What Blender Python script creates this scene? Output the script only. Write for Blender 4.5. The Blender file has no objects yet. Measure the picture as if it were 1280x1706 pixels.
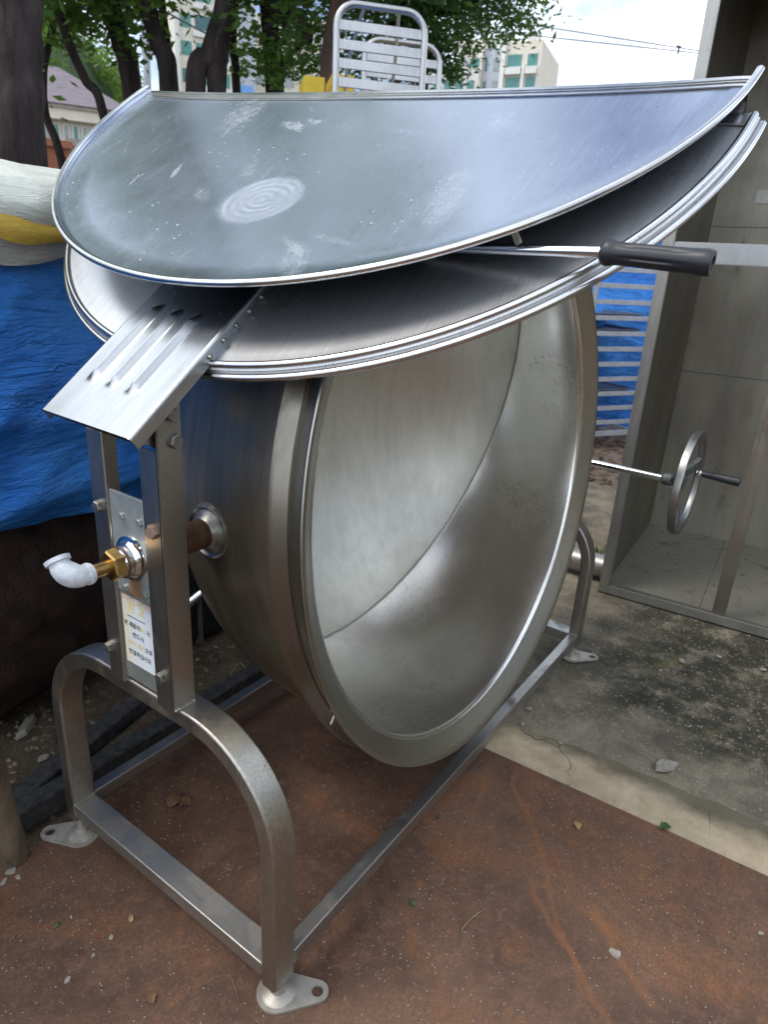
import bpy, bmesh, math, random
import numpy as np
from mathutils import Vector, Matrix, noise
rnd = random.Random(7)
sc = bpy.context.scene
R = math.radians
# ------------------------------------------------------------------ camera
CAM = Vector((-0.6273, -0.6169, 1.3709)); YAW, PITCH, ROLL = 0.6007, 0.3587, 0.0589; FPX = 1116.72
fw = Vector((math.cos(YAW)*math.cos(PITCH), math.sin(YAW)*math.cos(PITCH), -math.sin(PITCH)))
rt0 = Vector((math.sin(YAW), -math.cos(YAW), 0)); up0 = rt0.cross(fw)
rt = math.cos(ROLL)*rt0 + math.sin(ROLL)*up0; upv = -math.sin(ROLL)*rt0 + math.cos(ROLL)*up0
cd = bpy.data.cameras.new('camera'); cam = bpy.data.objects.new('camera', cd); sc.collection.objects.link(cam)
cam.matrix_world = Matrix(((rt.x, upv.x, -fw.x, CAM.x), (rt.y, upv.y, -fw.y, CAM.y), (rt.z, upv.z, -fw.z, CAM.z), (0, 0, 0, 1)))
cd.sensor_fit = 'VERTICAL'; cd.sensor_height = 36; cd.lens = FPX/1706*36
cd.clip_start = 0.02; cd.clip_end = 2000
cd.dof.use_dof = True; cd.dof.focus_distance = 1.35; cd.dof.aperture_fstop = 6.0
sc.camera = cam
# ------------------------------------------------------------------ sky and sun
SUN_EL, SUN_AZ = R(58), R(140)          # azimuth from +X towards +Y
w = bpy.data.worlds.new("World"); sc.world = w; w.use_nodes = True
nt = w.node_tree; nt.nodes.clear()
def N(t, kind, **kw):
    n = t.nodes.new(kind)
    for k, v in kw.items(): setattr(n, k, v)
    return n
sky = N(nt, 'ShaderNodeTexSky', sky_type='NISHITA', sun_disc=False, sun_elevation=SUN_EL, sun_rotation=R(90)-SUN_AZ, dust_density=2.0)
bg1 = N(nt, 'ShaderNodeBackground'); bg1.inputs[1].default_value = 0.15
bg2 = N(nt, 'ShaderNodeBackground'); bg2.inputs[0].default_value = (0.86, 0.92, 1.0, 1); bg2.inputs[1].default_value = 2.1
tc = N(nt, 'ShaderNodeTexCoord'); mp = N(nt, 'ShaderNodeMapping'); mp.inputs['Scale'].default_value = (1, 1, 2.2)
cn = N(nt, 'ShaderNodeTexNoise'); cn.inputs['Scale'].default_value = 2.1; cn.inputs['Detail'].default_value = 7; cn.inputs['Roughness'].default_value = .55
cr = N(nt, 'ShaderNodeValToRGB'); cr.color_ramp.elements[0].position = .40; cr.color_ramp.elements[1].position = .60
mx = N(nt, 'ShaderNodeMixShader'); wo = N(nt, 'ShaderNodeOutputWorld')
L = nt.links.new
L(tc.outputs['Generated'], mp.inputs[0]); L(mp.outputs[0], cn.inputs['Vector']); L(cn.outputs[0], cr.inputs[0])
L(sky.outputs[0], bg1.inputs[0]); L(cr.outputs[0], mx.inputs[0]); L(bg1.outputs[0], mx.inputs[1]); L(bg2.outputs[0], mx.inputs[2]); L(mx.outputs[0], wo.inputs[0])
sd = bpy.data.lights.new('sun', 'SUN'); sd.energy = 1.2; sd.angle = R(16); sd.color = (1, .95, .87)
so = bpy.data.objects.new('sun', sd); sc.collection.objects.link(so)
sv = Vector((math.cos(SUN_AZ)*math.cos(SUN_EL), math.sin(SUN_AZ)*math.cos(SUN_EL), math.sin(SUN_EL)))
so.rotation_euler = sv.to_track_quat('Z', 'Y').to_euler(); so.location = sv*20
sc.view_settings.view_transform = 'Standard'; sc.view_settings.look = 'None'; sc.view_settings.gamma = 1
sc.view_settings.exposure = 0.42
sc.render.engine = 'CYCLES'
sc.cycles.max_bounces = 8

# ------------------------------------------------------------------ materials
def newmat(name):
    m = bpy.data.materials.new(name); m.use_nodes = True
    t = m.node_tree; b = t.nodes['Principled BSDF']
    return m, t, b
def coords(t, scale=(1, 1, 1), rot=(0, 0, 0), kind='Object'):
    c = N(t, 'ShaderNodeTexCoord'); mpn = N(t, 'ShaderNodeMapping'); mpn.inputs['Scale'].default_value = scale; mpn.inputs['Rotation'].default_value = rot
    t.links.new(c.outputs[kind], mpn.inputs[0]); return mpn.outputs[0]
def noi(t, vec, scale, detail=4, rough=.55, dist=0):
    n = N(t, 'ShaderNodeTexNoise'); n.inputs['Scale'].default_value = scale; n.inputs['Detail'].default_value = detail
    n.inputs['Roughness'].default_value = rough; n.inputs['Distortion'].default_value = dist
    t.links.new(vec, n.inputs['Vector']); return n.outputs[0]
def ramp(t, fac, stops):
    r = N(t, 'ShaderNodeValToRGB'); e = r.color_ramp.elements
    while len(e) < len(stops): e.new(.5)
    for el, (p, c) in zip(e, stops):
        el.position = p; el.color = (c, c, c, 1) if isinstance(c, (int, float)) else (*c, 1)
    t.links.new(fac, r.inputs[0]); return r.outputs[0]
def mix(t, fac, a, b, mode='MIX'):
    n = N(t, 'ShaderNodeMix', data_type='RGBA', blend_type=mode)
    for s, v in ((n.inputs[0], fac), (n.inputs[6], a), (n.inputs[7], b)):
        if isinstance(v, (int, float)): s.default_value = v
        elif isinstance(v, tuple): s.default_value = (*v, 1)
        else: t.links.new(v, s)
    return n.outputs[2]
def mth(t, op, a, b=None, c=None):
    n = N(t, 'ShaderNodeMath', operation=op)
    for i, v in enumerate((a, b, c)):
        if v is None: continue
        if isinstance(v, (int, float)): n.inputs[i].default_value = v
        else: t.links.new(v, n.inputs[i])
    return n.outputs[0]
def bump(t, b, h, strength=.2, dist=.002):
    n = N(t, 'ShaderNodeBump'); n.inputs['Strength'].default_value = strength; n.inputs['Distance'].default_value = dist
    t.links.new(h, n.inputs['Height']); t.links.new(n.outputs[0], b.inputs['Normal']); return n
def simple(name, col, rough=.6, metal=0, var=.25, nscale=12, bs=.3, bd=.002, bscale=60, stretch=(1, 1, 1), col2=None, spec=.5):
    m, t, b = newmat(name); v = coords(t, stretch)
    c2 = col2 or tuple(c*(1-var) for c in col)
    t.links.new(mix(t, ramp(t, noi(t, v, nscale, 5), [(.35, 0), (.65, 1)]), c2, col), b.inputs['Base Color'])
    b.inputs['Roughness'].default_value = rough; b.inputs['Metallic'].default_value = metal
    b.inputs['Specular IOR Level'].default_value = spec
    if bs: bump(t, b, noi(t, v, bscale, 4), bs, bd)
    return m
def steel(name, base=.56, tint=(1, .985, .95), r0=.18, r1=.36, brush=(1, 1, 60), bscale=14, grime=.0, gcol=(.20, .15, .10), bs=.06, extra=None, rot=(0, 0, 0), film=0, bv=.74):
    m, t, b = newmat(name); raw = coords(t); v = coords(t, brush, rot)
    col = tuple(base*c for c in tint)
    big = noi(t, raw, 4.5, 5, .6); br = noi(t, v, bscale, 5, .7)
    fine = noi(t, v, bscale*4, 3, .7)
    c = mix(t, ramp(t, br, [(.36, 0), (.64, 1)]), tuple(x*bv for x in col), col)
    c = mix(t, ramp(t, big, [(.38, 0), (.62, 1)]), tuple(x*.9 for x in col), c)
    ro = mth(t, 'ADD', mth(t, 'MULTIPLY', ramp(t, big, [(.35, 0), (.68, 1)]), (r1-r0)*.6), mth(t, 'ADD', mth(t, 'MULTIPLY', br, (r1-r0)*.6), r0))
    met = None
    if grime > 0:
        g = ramp(t, noi(t, coords(t, (1, 1, .6)), 7, 8, .68, .4), [(.62-grime*.25, 0), (.78-grime*.12, 1)])
        c = mix(t, mth(t, 'MULTIPLY', g, .8), c, gcol); ro = mth(t, 'ADD', ro, mth(t, 'MULTIPLY', g, .3))
    sp = ramp(t, noi(t, raw, 170, 2, .5), [(.70, 0), (.74, 1)])
    c = mix(t, mth(t, 'MULTIPLY', sp, .5), c, (.10, .085, .07))
    h = mth(t, 'ADD', br, fine)
    b.inputs['Metallic'].default_value = 1
    if extra: c, ro, h = extra(t, b, raw, c, ro, h)
    t.links.new(c, b.inputs['Base Color']); t.links.new(ro, b.inputs['Roughness'])
    bn = bump(t, b, h, bs, .0012)
    if film:      # fine scratches and dust scatter part of the light widely
        gl = N(t, 'ShaderNodeBsdfAnisotropic'); gl.inputs['Roughness'].default_value = .62; t.links.new(c, gl.inputs['Color']); t.links.new(bn.outputs[0], gl.inputs['Normal'])
        ms = N(t, 'ShaderNodeMixShader'); ms.inputs[0].default_value = film; o = [n for n in t.nodes if n.type == 'OUTPUT_MATERIAL'][0]
        t.links.new(b.outputs[0], ms.inputs[1]); t.links.new(gl.outputs[0], ms.inputs[2]); t.links.new(ms.outputs[0], o.inputs[0])
    return m
M = {}
M['steelX'] = steel('steel_brushed_along_x', base=.50, tint=(1, .97, .90), brush=(1, 40, 40), grime=.25, r0=.30, r1=.5)
M['steelY'] = steel('steel_brushed_along_y', base=.54, tint=(1, .97, .90), brush=(40, 1, 40), grime=.5, r0=.36, r1=.52)
M['steelZ'] = steel('steel_brushed_along_z', base=.44, brush=(60, 60, 1.5), grime=.45, r0=.30, r1=.46, gcol=(.15, .11, .07), tint=(1, .95, .86))
M['arch'] = steel('arch_steel', base=.46, tint=(1, .95, .84), brush=(14, 14, 3), r0=.26, r1=.48, grime=.5, gcol=(.22, .14, .07))
M['zinc'] = simple('galvanised_zinc', (.42, .45, .43), .48, .75, .3, 25, .12, .001, 200, col2=(.33, .35, .33))
M['bolt'] = simple('bolt_steel', (.38, .37, .34), .38, .9, .45, 60, .2, .0006, 300)
M['boltrust'] = simple('rusty_bolt', (.28, .13, .07), .7, .3, .6, 90, .5, .001, 250, col2=(.22, .19, .16))
M['footm'] = simple('cast_foot_plate', (.46, .43, .37), .5, .55, .3, 30, .3, .0015, 160)
M['brass'] = simple('brass', (.50, .33, .11), .34, 1, .35, 60, .2, .0006, 200, col2=(.30, .20, .09))
M['whitepaint'] = simple('white_paint', (.62, .66, .70), .55, 0, .25, 55, .6, .0022, 130)
M['rustpipe'] = simple('rusty_pipe', (.13, .065, .04), .62, .35, .5, 40, .4, .001, 160)
M['black'] = simple('black_rubber', (.018, .02, .026), .42, 0, .2, 40, .1, .0005, 400)
M['chrome'] = simple('chrome', (.78, .79, .80), .12, 1, .1, 30, .03, .0005, 200)
M['castiron'] = simple('cast_iron', (.055, .065, .065), .55, .5, .6, 60, .6, .0015, 140, col2=(.16, .17, .16))
M['machined'] = steel('machined_rim', base=.36, brush=(1, 60, 1), r0=.3, r1=.42)
M['sticker'] = simple('sticker_paper', (.66, .71, .74), .45, 0, .1, 50, 0)
def sticker_mat():
    m, t, b = newmat('stained_sticker_paper'); v = coords(t); s_ = N(t, 'ShaderNodeSeparateXYZ'); t.links.new(v, s_.inputs[0])
    w_ = mth(t, 'MULTIPLY', mth(t, 'SUBTRACT', noi(t, v, 45, 5, .7), .5), .05)
    c = mix(t, noi(t, v, 25, 4), (.60, .66, .70), (.72, .75, .76))
    c = mix(t, mth(t, 'MULTIPLY', ramp(t, mth(t, 'ADD', mth(t, 'MULTIPLY', mth(t, 'ADD', s_.outputs[1], w_), 20), .1), [(.35, 0), (.95, 1)]), .65), c, (.72, .60, .34))
    c = mix(t, mth(t, 'MULTIPLY', ramp(t, mth(t, 'MULTIPLY', mth(t, 'ADD', s_.outputs[2], w_), 6.5), [(.80, 0), (.93, 1)]), .8), c, (.45, .27, .12))
    t.links.new(c, b.inputs['Base Color']); b.inputs['Roughness'].default_value = .45; return m
M['sticker'] = sticker_mat()
M['ink'] = simple('black_ink', (.03, .035, .05), .6, 0, .1, 50, 0)
M['yellowink'] = simple('faded_yellow_ink', (.72, .56, .16), .6, 0, .0, 260, 0, col2=(.70, .66, .42))
M['aluminium'] = steel('aluminium', base=.46, brush=(6, 6, 1), r0=.3, r1=.45, tint=(1, 1, 1), bs=.02)

def kettle_out(t, b, raw, c, ro, h):
    g = ramp(t, noi(t, coords(t, (1, 2.2, .55)), 3.2, 7, .62, .8), [(.40, 0), (.68, 1)])
    c = mix(t, mth(t, 'MULTIPLY', g, .75), c, (.17, .13, .09))
    b.inputs['Metallic'].default_value = .78
    up = ramp(t, noi(t, coords(t, (1, 4, .35)), 2.4, 6, .6, .5), [(.45, 0), (.62, 1)])
    c = mix(t, mth(t, 'MULTIPLY', up, .55), c, (.46, .38, .27))
    return c, mth(t, 'ADD', ro, mth(t, 'MULTIPLY', g, .10)), h
M['body'] = steel('kettle_outside_steel', base=.25, tint=(1, .86, .60), brush=(2, 55, 2), bscale=10, r0=.24, r1=.36, extra=kettle_out)
M['rimsteel'] = steel('kettle_rim_steel', base=.38, tint=(1, .96, .82), brush=(2, 60, 2), bscale=10, r0=.30, r1=.42, grime=.12)
M['flange'] = steel('jacket_flange_steel', base=.25, tint=(1, .92, .80), brush=(2, 60, 2), bscale=10, r0=.22, r1=.38, grime=.5, gcol=(.12, .09, .06))  # dark base: the band's shade and dark reflections put into its colour
def kettle_in(t, b, raw, c, ro, h):
    s = N(t, 'ShaderNodeSeparateXYZ'); t.links.new(raw, s.inputs[0])
    # weld seam: plane dd = .31 v - .29 in the bowl's own frame (y is -dd, z is v)
    wob = mth(t, 'MULTIPLY', mth(t, 'SUBTRACT', noi(t, raw, 30, 4), .5), .006)
    d = mth(t, 'ADD', mth(t, 'ADD', s.outputs[1], mth(t, 'MULTIPLY', s.outputs[2], .31)), mth(t, 'ADD', wob, -.29))
    a = mth(t, 'ABSOLUTE', d)
    line = ramp(t, mth(t, 'DIVIDE', a, .016), [(.0, 1), (.28, .55), (.36, .0), (.7, .0), (.78, .35), (.9, 0)])
    st = ramp(t, noi(t, coords(t, (5, 5, .55), (0, R(24), 0)), 7, 5, .6, .3), [(.42, 0), (.74, 1)])
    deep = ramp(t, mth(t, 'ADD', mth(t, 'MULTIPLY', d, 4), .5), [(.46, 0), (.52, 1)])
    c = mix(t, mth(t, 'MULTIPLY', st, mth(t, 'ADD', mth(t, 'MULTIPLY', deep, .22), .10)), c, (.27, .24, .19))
    cl = ramp(t, noi(t, raw, 2.6, 6, .6, .5), [(.42, 0), (.66, 1)])
    c = mix(t, mth(t, 'MULTIPLY', cl, .35), c, (.40, .37, .27))
    # pitted patch
    pit = mth(t, 'MULTIPLY', ramp(t, noi(t, coords(t, (1, 1, 1)), 75, 6, .75), [(.53, 0), (.58, 1)]), ramp(t, noi(t, raw, 3.1, 3, .5), [(.60, 0), (.66, 1)]))
    c = mix(t, mth(t, 'MULTIPLY', pit, .3), c, (.10, .075, .05))
    # long fine scratches
    sc1 = ramp(t, noi(t, coords(t, (30, 1.2, 30), (0, R(35), R(20))), 12, 2, .5), [(.70, 0), (.72, 1)])
    c = mix(t, mth(t, 'MULTIPLY', sc1, .35), c, (.8, .8, .8))
    c = mix(t, mth(t, 'MULTIPLY', line, .75), c, (.13, .12, .10))
    ro = mth(t, 'ADD', ro, mth(t, 'ADD', mth(t, 'MULTIPLY', line, .2), mth(t, 'MULTIPLY', cl, .06)))
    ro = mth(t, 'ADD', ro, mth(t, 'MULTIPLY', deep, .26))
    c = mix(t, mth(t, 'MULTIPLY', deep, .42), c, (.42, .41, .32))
    return c, ro, mth(t, 'ADD', h, mth(t, 'MULTIPLY', line, 3))
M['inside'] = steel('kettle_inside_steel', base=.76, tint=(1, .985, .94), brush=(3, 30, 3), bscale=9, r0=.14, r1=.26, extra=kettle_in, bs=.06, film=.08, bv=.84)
def blob(t, raw, cx, cy, rx, ry, rot=0, edge=.25, wob=.35, ns=18):
    """soft stain at (cx, cy) in the sheet's own plane"""
    m = N(t, 'ShaderNodeMapping', vector_type='TEXTURE'); m.inputs['Location'].default_value = (cx, cy, 0); m.inputs['Rotation'].default_value = (0, 0, rot); m.inputs['Scale'].default_value = (rx, ry, 1000)
    t.links.new(raw, m.inputs[0])
    ln = N(t, 'ShaderNodeVectorMath', operation='LENGTH'); t.links.new(m.outputs[0], ln.inputs[0])
    d = mth(t, 'ADD', ln.outputs['Value'], mth(t, 'MULTIPLY', mth(t, 'SUBTRACT', noi(t, raw, ns, 5, .7), .5), wob))
    return ramp(t, d, [(max(0, 1-edge)*.5+.0, 1), (.5+edge*.1, 0)]) if False else ramp(t, mth(t, 'MULTIPLY', d, .5), [(.5-edge*.5, 1), (.5, 0)]), ln.outputs['Value']
def lid_top(t, b, raw, c, ro, h):
    white = (.80, .84, .90)
    disc, rr = blob(t, raw, .431, .010, .088, .088, 0, .16, .10, 14)
    rings = mth(t, 'ADD', .62, mth(t, 'MULTIPLY', mth(t, 'SINE', mth(t, 'ADD', mth(t, 'MULTIPLY', rr, 30), mth(t, 'MULTIPLY', noi(t, raw, 7, 3, .5, .3), 14))), mth(t, 'MULTIPLY', ramp(t, noi(t, raw, 18, 4), [(.4, 0), (.65, 1)]), .20)))
    k = mth(t, 'MULTIPLY', disc, rings); c = mix(t, mth(t, 'MULTIPLY', k, .34), c, white); ro = mth(t, 'ADD', ro, mth(t, 'MULTIPLY', k, .26))
    # dried spatter: small drops, thicker near the hinge
    vo = N(t, 'ShaderNodeTexVoronoi'); vo.inputs['Scale'].default_value = 95; t.links.new(raw, vo.inputs['Vector'])
    sv_ = N(t, 'ShaderNodeSeparateColor'); t.links.new(vo.outputs['Color'], sv_.inputs[0]); vr = mth(t, 'POWER', sv_.outputs[0], 2.2)
    m1 = ramp(t, noi(t, raw, 5, 4, .6), [(.46, 0), (.64, 1)])
    dr = mth(t, 'MULTIPLY', mth(t, 'LESS_THAN', vo.outputs['Distance'], mth(t, 'MULTIPLY', mth(t, 'MULTIPLY', m1, vr), .26)), .5)
    c = mix(t, mth(t, 'MULTIPLY', dr, .7), c, (.85, .87, .9)); ro = mth(t, 'ADD', ro, mth(t, 'MULTIPLY', dr, .4))
    for (cx, cy, rx, ry, ro_, ns, wo, st) in ((.15, -.12, .05, .018, 1.2, 60, 1.6, 1.0), (.13, -.08, .03, .012, 1.2, 70, 1.6, 1.0), (.10, -.30, .10, .05, .3, 60, 2.6, .7), (.357, -.278, .035, .008, .35, 60, .9, .9),
                                      (.40, -.36, .03, .006, .3, 50, .8, .6), (.33, -.10, .05, .02, .8, 30, .9, .35), (.43, -.14, .05, .02, .9, 30, .9, .3), (.60, .21, .07, .028, .5, 22, .8, .5), (.555, .175, .05, .012, 1.0, 26, .8, .5),
                                      (.375, .36, .13, .035, .25, 16, .7, .35), (.14, .02, .06, .04, .4, 26, 1.2, .35), (.17, .17, .09, .012, 1.3, 30, .8, .25), (.53, .24, .06, .01, 1.4, 26, .8, .35), (.12, .33, .05, .03, .4, 26, 1.2, .3)):
        s_, _ = blob(t, raw, cx, cy, rx, ry, ro_, .5, wo, ns)
        k = mth(t, 'MULTIPLY', mth(t, 'MULTIPLY', s_, ramp(t, noi(t, raw, 55, 5, .75), [(.35, .15), (.6, 1)])), st*.6); c = mix(t, k, c, white); ro = mth(t, 'ADD', ro, mth(t, 'MULTIPLY', k, .3))
    sw = ramp(t, noi(t, coords(t, (2.5, 26, 1), (0, 0, R(12))), 3.5, 6, .72, .6), [(.50, 0), (.80, 1)])
    c = mix(t, mth(t, 'MULTIPLY', sw, .12), c, (.82, .85, .92)); ro = mth(t, 'ADD', ro, mth(t, 'MULTIPLY', sw, .08))
    return c, ro, h
M['lidtop'] = steel('folded_lid_inner_steel', base=.56, tint=(.82, .92, 1.10), brush=(1, 30, 1), bscale=8, r0=.14, r1=.24, extra=lid_top, bs=.02, film=.09, bv=.92)  # blue tint: bluish lens flare veil put into the steel's colour
M['lidlow'] = steel('lid_outer_steel', base=.58, tint=(.98, .99, 1.0), brush=(1.5, 34, 1), bscale=8, r0=.22, r1=.34, bs=.05, film=.3)
M['bead'] = steel('lid_bead_steel', base=.68, brush=(1, 1, 1), r0=.14, r1=.24, tint=(1, 1, 1), bs=.01)
M['bracket'] = steel('bracket_steel', base=.47, brush=(1, 6, 1), bscale=5, r0=.2, r1=.32, tint=(.95, .98, 1), bs=.01)
def tank_streaks(t, b, raw, c, ro, h):
    a = ramp(t, noi(t, coords(t, (1, 1, .12)), 9, 7, .65, .3), [(.36, 0), (.64, 1)])
    c = mix(t, mth(t, 'MULTIPLY', a, .55), c, (.38, .345, .27)); d = ramp(t, noi(t, coords(t, (1, 1, .3)), 2.2, 5, .6), [(.45, 0), (.7, 1)])
    c = mix(t, mth(t, 'MULTIPLY', d, .5), c, (.12, .105, .08))
    ru = ramp(t, noi(t, coords(t, (1, 1, .45)), 5.5, 6, .7), [(.64, 0), (.72, 1)]); c = mix(t, mth(t, 'MULTIPLY', ru, .5), c, (.20, .09, .04))
    return c, mth(t, 'ADD', ro, mth(t, 'MULTIPLY', a, .08)), h
M['tank'] = steel('tank_steel', base=.25, extra=tank_streaks, tint=(1, .965, .85), brush=(10, 10, 1), bscale=5, r0=.34, r1=.55, grime=.12, gcol=(.12, .09, .06), bs=.08)
M['tankfloor'] = steel('tank_floor_steel', base=.50, tint=(1, .98, .88), brush=(10, 10, 1), bscale=5, r0=.45, r1=.65, grime=.3, gcol=(.15, .12, .08), bs=.08, film=.5)  # lighter than the walls: light from the sky put into its colour
M['strut'] = steel('brown_stained_strut', base=.30, tint=(1, .90, .76), brush=(12, 12, 1), bscale=6, r0=.3, r1=.45, grime=.5, gcol=(.12, .08, .05), bs=.1)
M['tankframe'] = steel('tank_frame_steel', base=.40, tint=(1, .97, .9), brush=(12, 12, 1), bscale=6, r0=.35, r1=.52, grime=.25, gcol=(.15, .115, .08), bs=.1)

# rust plate
def rust_plate():
    m, t, b = newmat('rusted_plate'); v = coords(t)
    a = ramp(t, noi(t, v, 2.4, 10, .72, .6), [(.38, 0), (.60, 1)])
    c = mix(t, a, (.066, .037, .024), (.165, .092, .054))
    o = ramp(t, noi(t, v, 2.6, 9, .7, 1.5), [(.50, 0), (.66, 1)])
    c = mix(t, mth(t, 'MULTIPLY', o, .75), c, (.24, .098, .035))
    f = ramp(t, noi(t, v, 130, 6, .85), [(.42, 0), (.58, 1)])
    c = mix(t, mth(t, 'MULTIPLY', f, .6), c, (.06, .030, .022))
    f2 = ramp(t, noi(t, v, 38, 6, .8), [(.50, 0), (.64, 1)]); c = mix(t, mth(t, 'MULTIPLY', f2, .35), c, (.24, .12, .07))
    p = ramp(t, noi(t, v, 1.1, 5, .5), [(.52, 0), (.70, 1)])
    c = mix(t, mth(t, 'MULTIPLY', p, .35), c, (.16, .105, .075))
    # drip tracks
    s = N(t, 'ShaderNodeSeparateXYZ'); t.links.new(v, s.inputs[0])
    wv = mth(t, 'MULTIPLY', mth(t, 'SUBTRACT', noi(t, v, 5, 3), .5), .09)
    for (x0, y0, x1, y1, wd) in TRACKS:
        dx, dy = x1-x0, y1-y0; ln = math.hypot(dx, dy); nx, ny = -dy/ln, dx/ln
        dist = mth(t, 'ABSOLUTE', mth(t, 'ADD', mth(t, 'ADD', mth(t, 'MULTIPLY', s.outputs[0], nx), mth(t, 'MULTIPLY', s.outputs[1], ny)), mth(t, 'ADD', wv, -(x0*nx+y0*ny))))
        al = mth(t, 'ADD', mth(t, 'MULTIPLY', s.outputs[0], dx/ln/ln), mth(t, 'ADD', mth(t, 'MULTIPLY', s.outputs[1], dy/ln/ln), -(x0*dx+y0*dy)/ln/ln))
        k = mth(t, 'MULTIPLY', ramp(t, mth(t, 'DIVIDE', dist, wd*2), [(.1, 1), (.5, 0)]), ramp(t, al, [(.0, 0), (.1, 1), (.8, .8), (1, 0)]))
        c = mix(t, mth(t, 'MULTIPLY', k, .38), c, (.25, .10, .035))
    vo = N(t, 'ShaderNodeTexVoronoi'); vo.inputs['Scale'].default_value = 150; t.links.new(v, vo.inputs['Vector'])
    sv_ = N(t, 'ShaderNodeSeparateColor'); t.links.new(vo.outputs['Color'], sv_.inputs[0]); vr = mth(t, 'POWER', sv_.outputs[0], 2.5)
    sp = mth(t, 'LESS_THAN', vo.outputs['Distance'], mth(t, 'MULTIPLY', mth(t, 'MULTIPLY', ramp(t, noi(t, v, 7, 5, .7), [(.35, .25), (.70, 1)]), vr), .30))
    c = mix(t, mth(t, 'MULTIPLY', sp, .55), c, (.34, .24, .17))
    t.links.new(c, b.inputs['Base Color'])
    t.links.new(ramp(t, a, [(0, .62), (1, .8)]), b.inputs['Roughness']); b.inputs['Specular IOR Level'].default_value = .35
    bump(t, b, mth(t, 'ADD', noi(t, v, 120, 5, .7), mth(t, 'MULTIPLY', noi(t, v, 9, 4), 2)), .5, .002)
    return m
TRACKS = [(.93, -.05, .35, -.52, .012), (.60, -.25, .30, -.66, .012), (.85, -.02, .62, -.10, .010), (.66, -.06, .52, -.12, .008), (.62, -.40, .45, -.62, .016)]
M['rust'] = rust_plate()
def concrete():
    m, t, b = newmat('weathered_concrete'); v = coords(t)
    a = ramp(t, noi(t, v, 5, 8, .72, .4), [(.36, 0), (.62, 1)])
    c = mix(t, a, (.12, .105, .08), (.30, .255, .185))
    s = N(t, 'ShaderNodeSeparateXYZ'); t.links.new(v, s.inputs[0])
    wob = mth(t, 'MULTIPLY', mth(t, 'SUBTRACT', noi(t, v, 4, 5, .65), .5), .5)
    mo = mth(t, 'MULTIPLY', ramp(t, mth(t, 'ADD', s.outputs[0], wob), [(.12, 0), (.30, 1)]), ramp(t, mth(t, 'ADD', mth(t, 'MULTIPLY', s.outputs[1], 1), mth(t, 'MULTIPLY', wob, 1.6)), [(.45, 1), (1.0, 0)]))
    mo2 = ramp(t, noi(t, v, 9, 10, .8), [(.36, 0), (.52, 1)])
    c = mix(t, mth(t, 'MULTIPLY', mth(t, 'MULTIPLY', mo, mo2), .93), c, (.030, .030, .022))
    gr = ramp(t, noi(t, v, 3.3, 6, .7), [(.56, 0), (.66, 1)])
    c = mix(t, mth(t, 'MULTIPLY', mth(t, 'MULTIPLY', gr, mo), .5), c, (.14, .14, .045))
    vo = N(t, 'ShaderNodeTexVoronoi'); vo.inputs['Scale'].default_value = 85; t.links.new(v, vo.inputs['Vector'])
    sv_ = N(t, 'ShaderNodeSeparateColor'); t.links.new(vo.outputs['Color'], sv_.inputs[0]); vr = mth(t, 'POWER', sv_.outputs[0], 1.8)
    agg = mth(t, 'LESS_THAN', mth(t, 'ADD', vo.outputs['Distance'], mth(t, 'MULTIPLY', noi(t, v, 140, 3), .25)), mth(t, 'MULTIPLY', vr, .62))
    c = mix(t, mth(t, 'MULTIPLY', agg, .42), c, mix(t, sv_.outputs[1], (.22, .20, .16), (.42, .38, .31)))
    f = noi(t, v, 150, 5, .8); c = mix(t, mth(t, 'MULTIPLY', ramp(t, f, [(.5, 0), (.62, 1)]), .5), c, (.05, .045, .035))
    t.links.new(c, b.inputs['Base Color']); b.inputs['Roughness'].default_value = .9; b.inputs['Specular IOR Level'].default_value = .2
    bump(t, b, mth(t, 'ADD', f, mth(t, 'MULTIPLY', noi(t, v, 22, 5, .7), 2)), .7, .004)
    return m
M['concrete'] = concrete()
def strip():
    m, t, b = newmat('sandy_cement_strip'); v = coords(t)
    c = mix(t, ramp(t, noi(t, v, 9, 7, .7), [(.36, 0), (.62, 1)]), (.33, .26, .16), (.48, .39, .26))
    s = N(t, 'ShaderNodeSeparateXYZ'); t.links.new(v, s.inputs[0])
    e = ramp(t, mth(t, 'ADD', s.outputs[0], mth(t, 'MULTIPLY', mth(t, 'SUBTRACT', noi(t, v, 7, 6, .7), .5), .12)), [(.01+.0, 0), (.07, 1)])
    c = mix(t, mth(t, 'MULTIPLY', e, .8), c, (.075, .07, .048))
    cr_ = N(t, 'ShaderNodeTexVoronoi', feature='DISTANCE_TO_EDGE'); cr_.inputs['Scale'].default_value = 2.4
    dv = N(t, 'ShaderNodeVectorMath', operation='ADD'); nn = N(t, 'ShaderNodeTexNoise'); nn.inputs['Scale'].default_value = 9; t.links.new(v, nn.inputs['Vector'])
    sc_ = N(t, 'ShaderNodeVectorMath', operation='SCALE'); sc_.inputs['Scale'].default_value = .10; t.links.new(nn.outputs['Color'], sc_.inputs[0])
    t.links.new(v, dv.inputs[0]); t.links.new(sc_.outputs[0], dv.inputs[1]); t.links.new(dv.outputs[0], cr_.inputs['Vector'])
    ck = mth(t, 'MULTIPLY', ramp(t, noi(t, v, 3, 3), [(.48, 0), (.55, 1)]), ramp(t, cr_.outputs['Distance'], [(.002, 1), (.007, 0)]))
    c = mix(t, mth(t, 'MULTIPLY', ck, .8), c, (.05, .04, .03))
    t.links.new(c, b.inputs['Base Color']); b.inputs['Roughness'].default_value = .88; b.inputs['Specular IOR Level'].default_value = .25
    bump(t, b, mth(t, 'ADD', noi(t, v, 120, 5, .7), noi(t, v, 20, 4)), .4, .002)
    return m
M['strip'] = strip()
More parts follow.
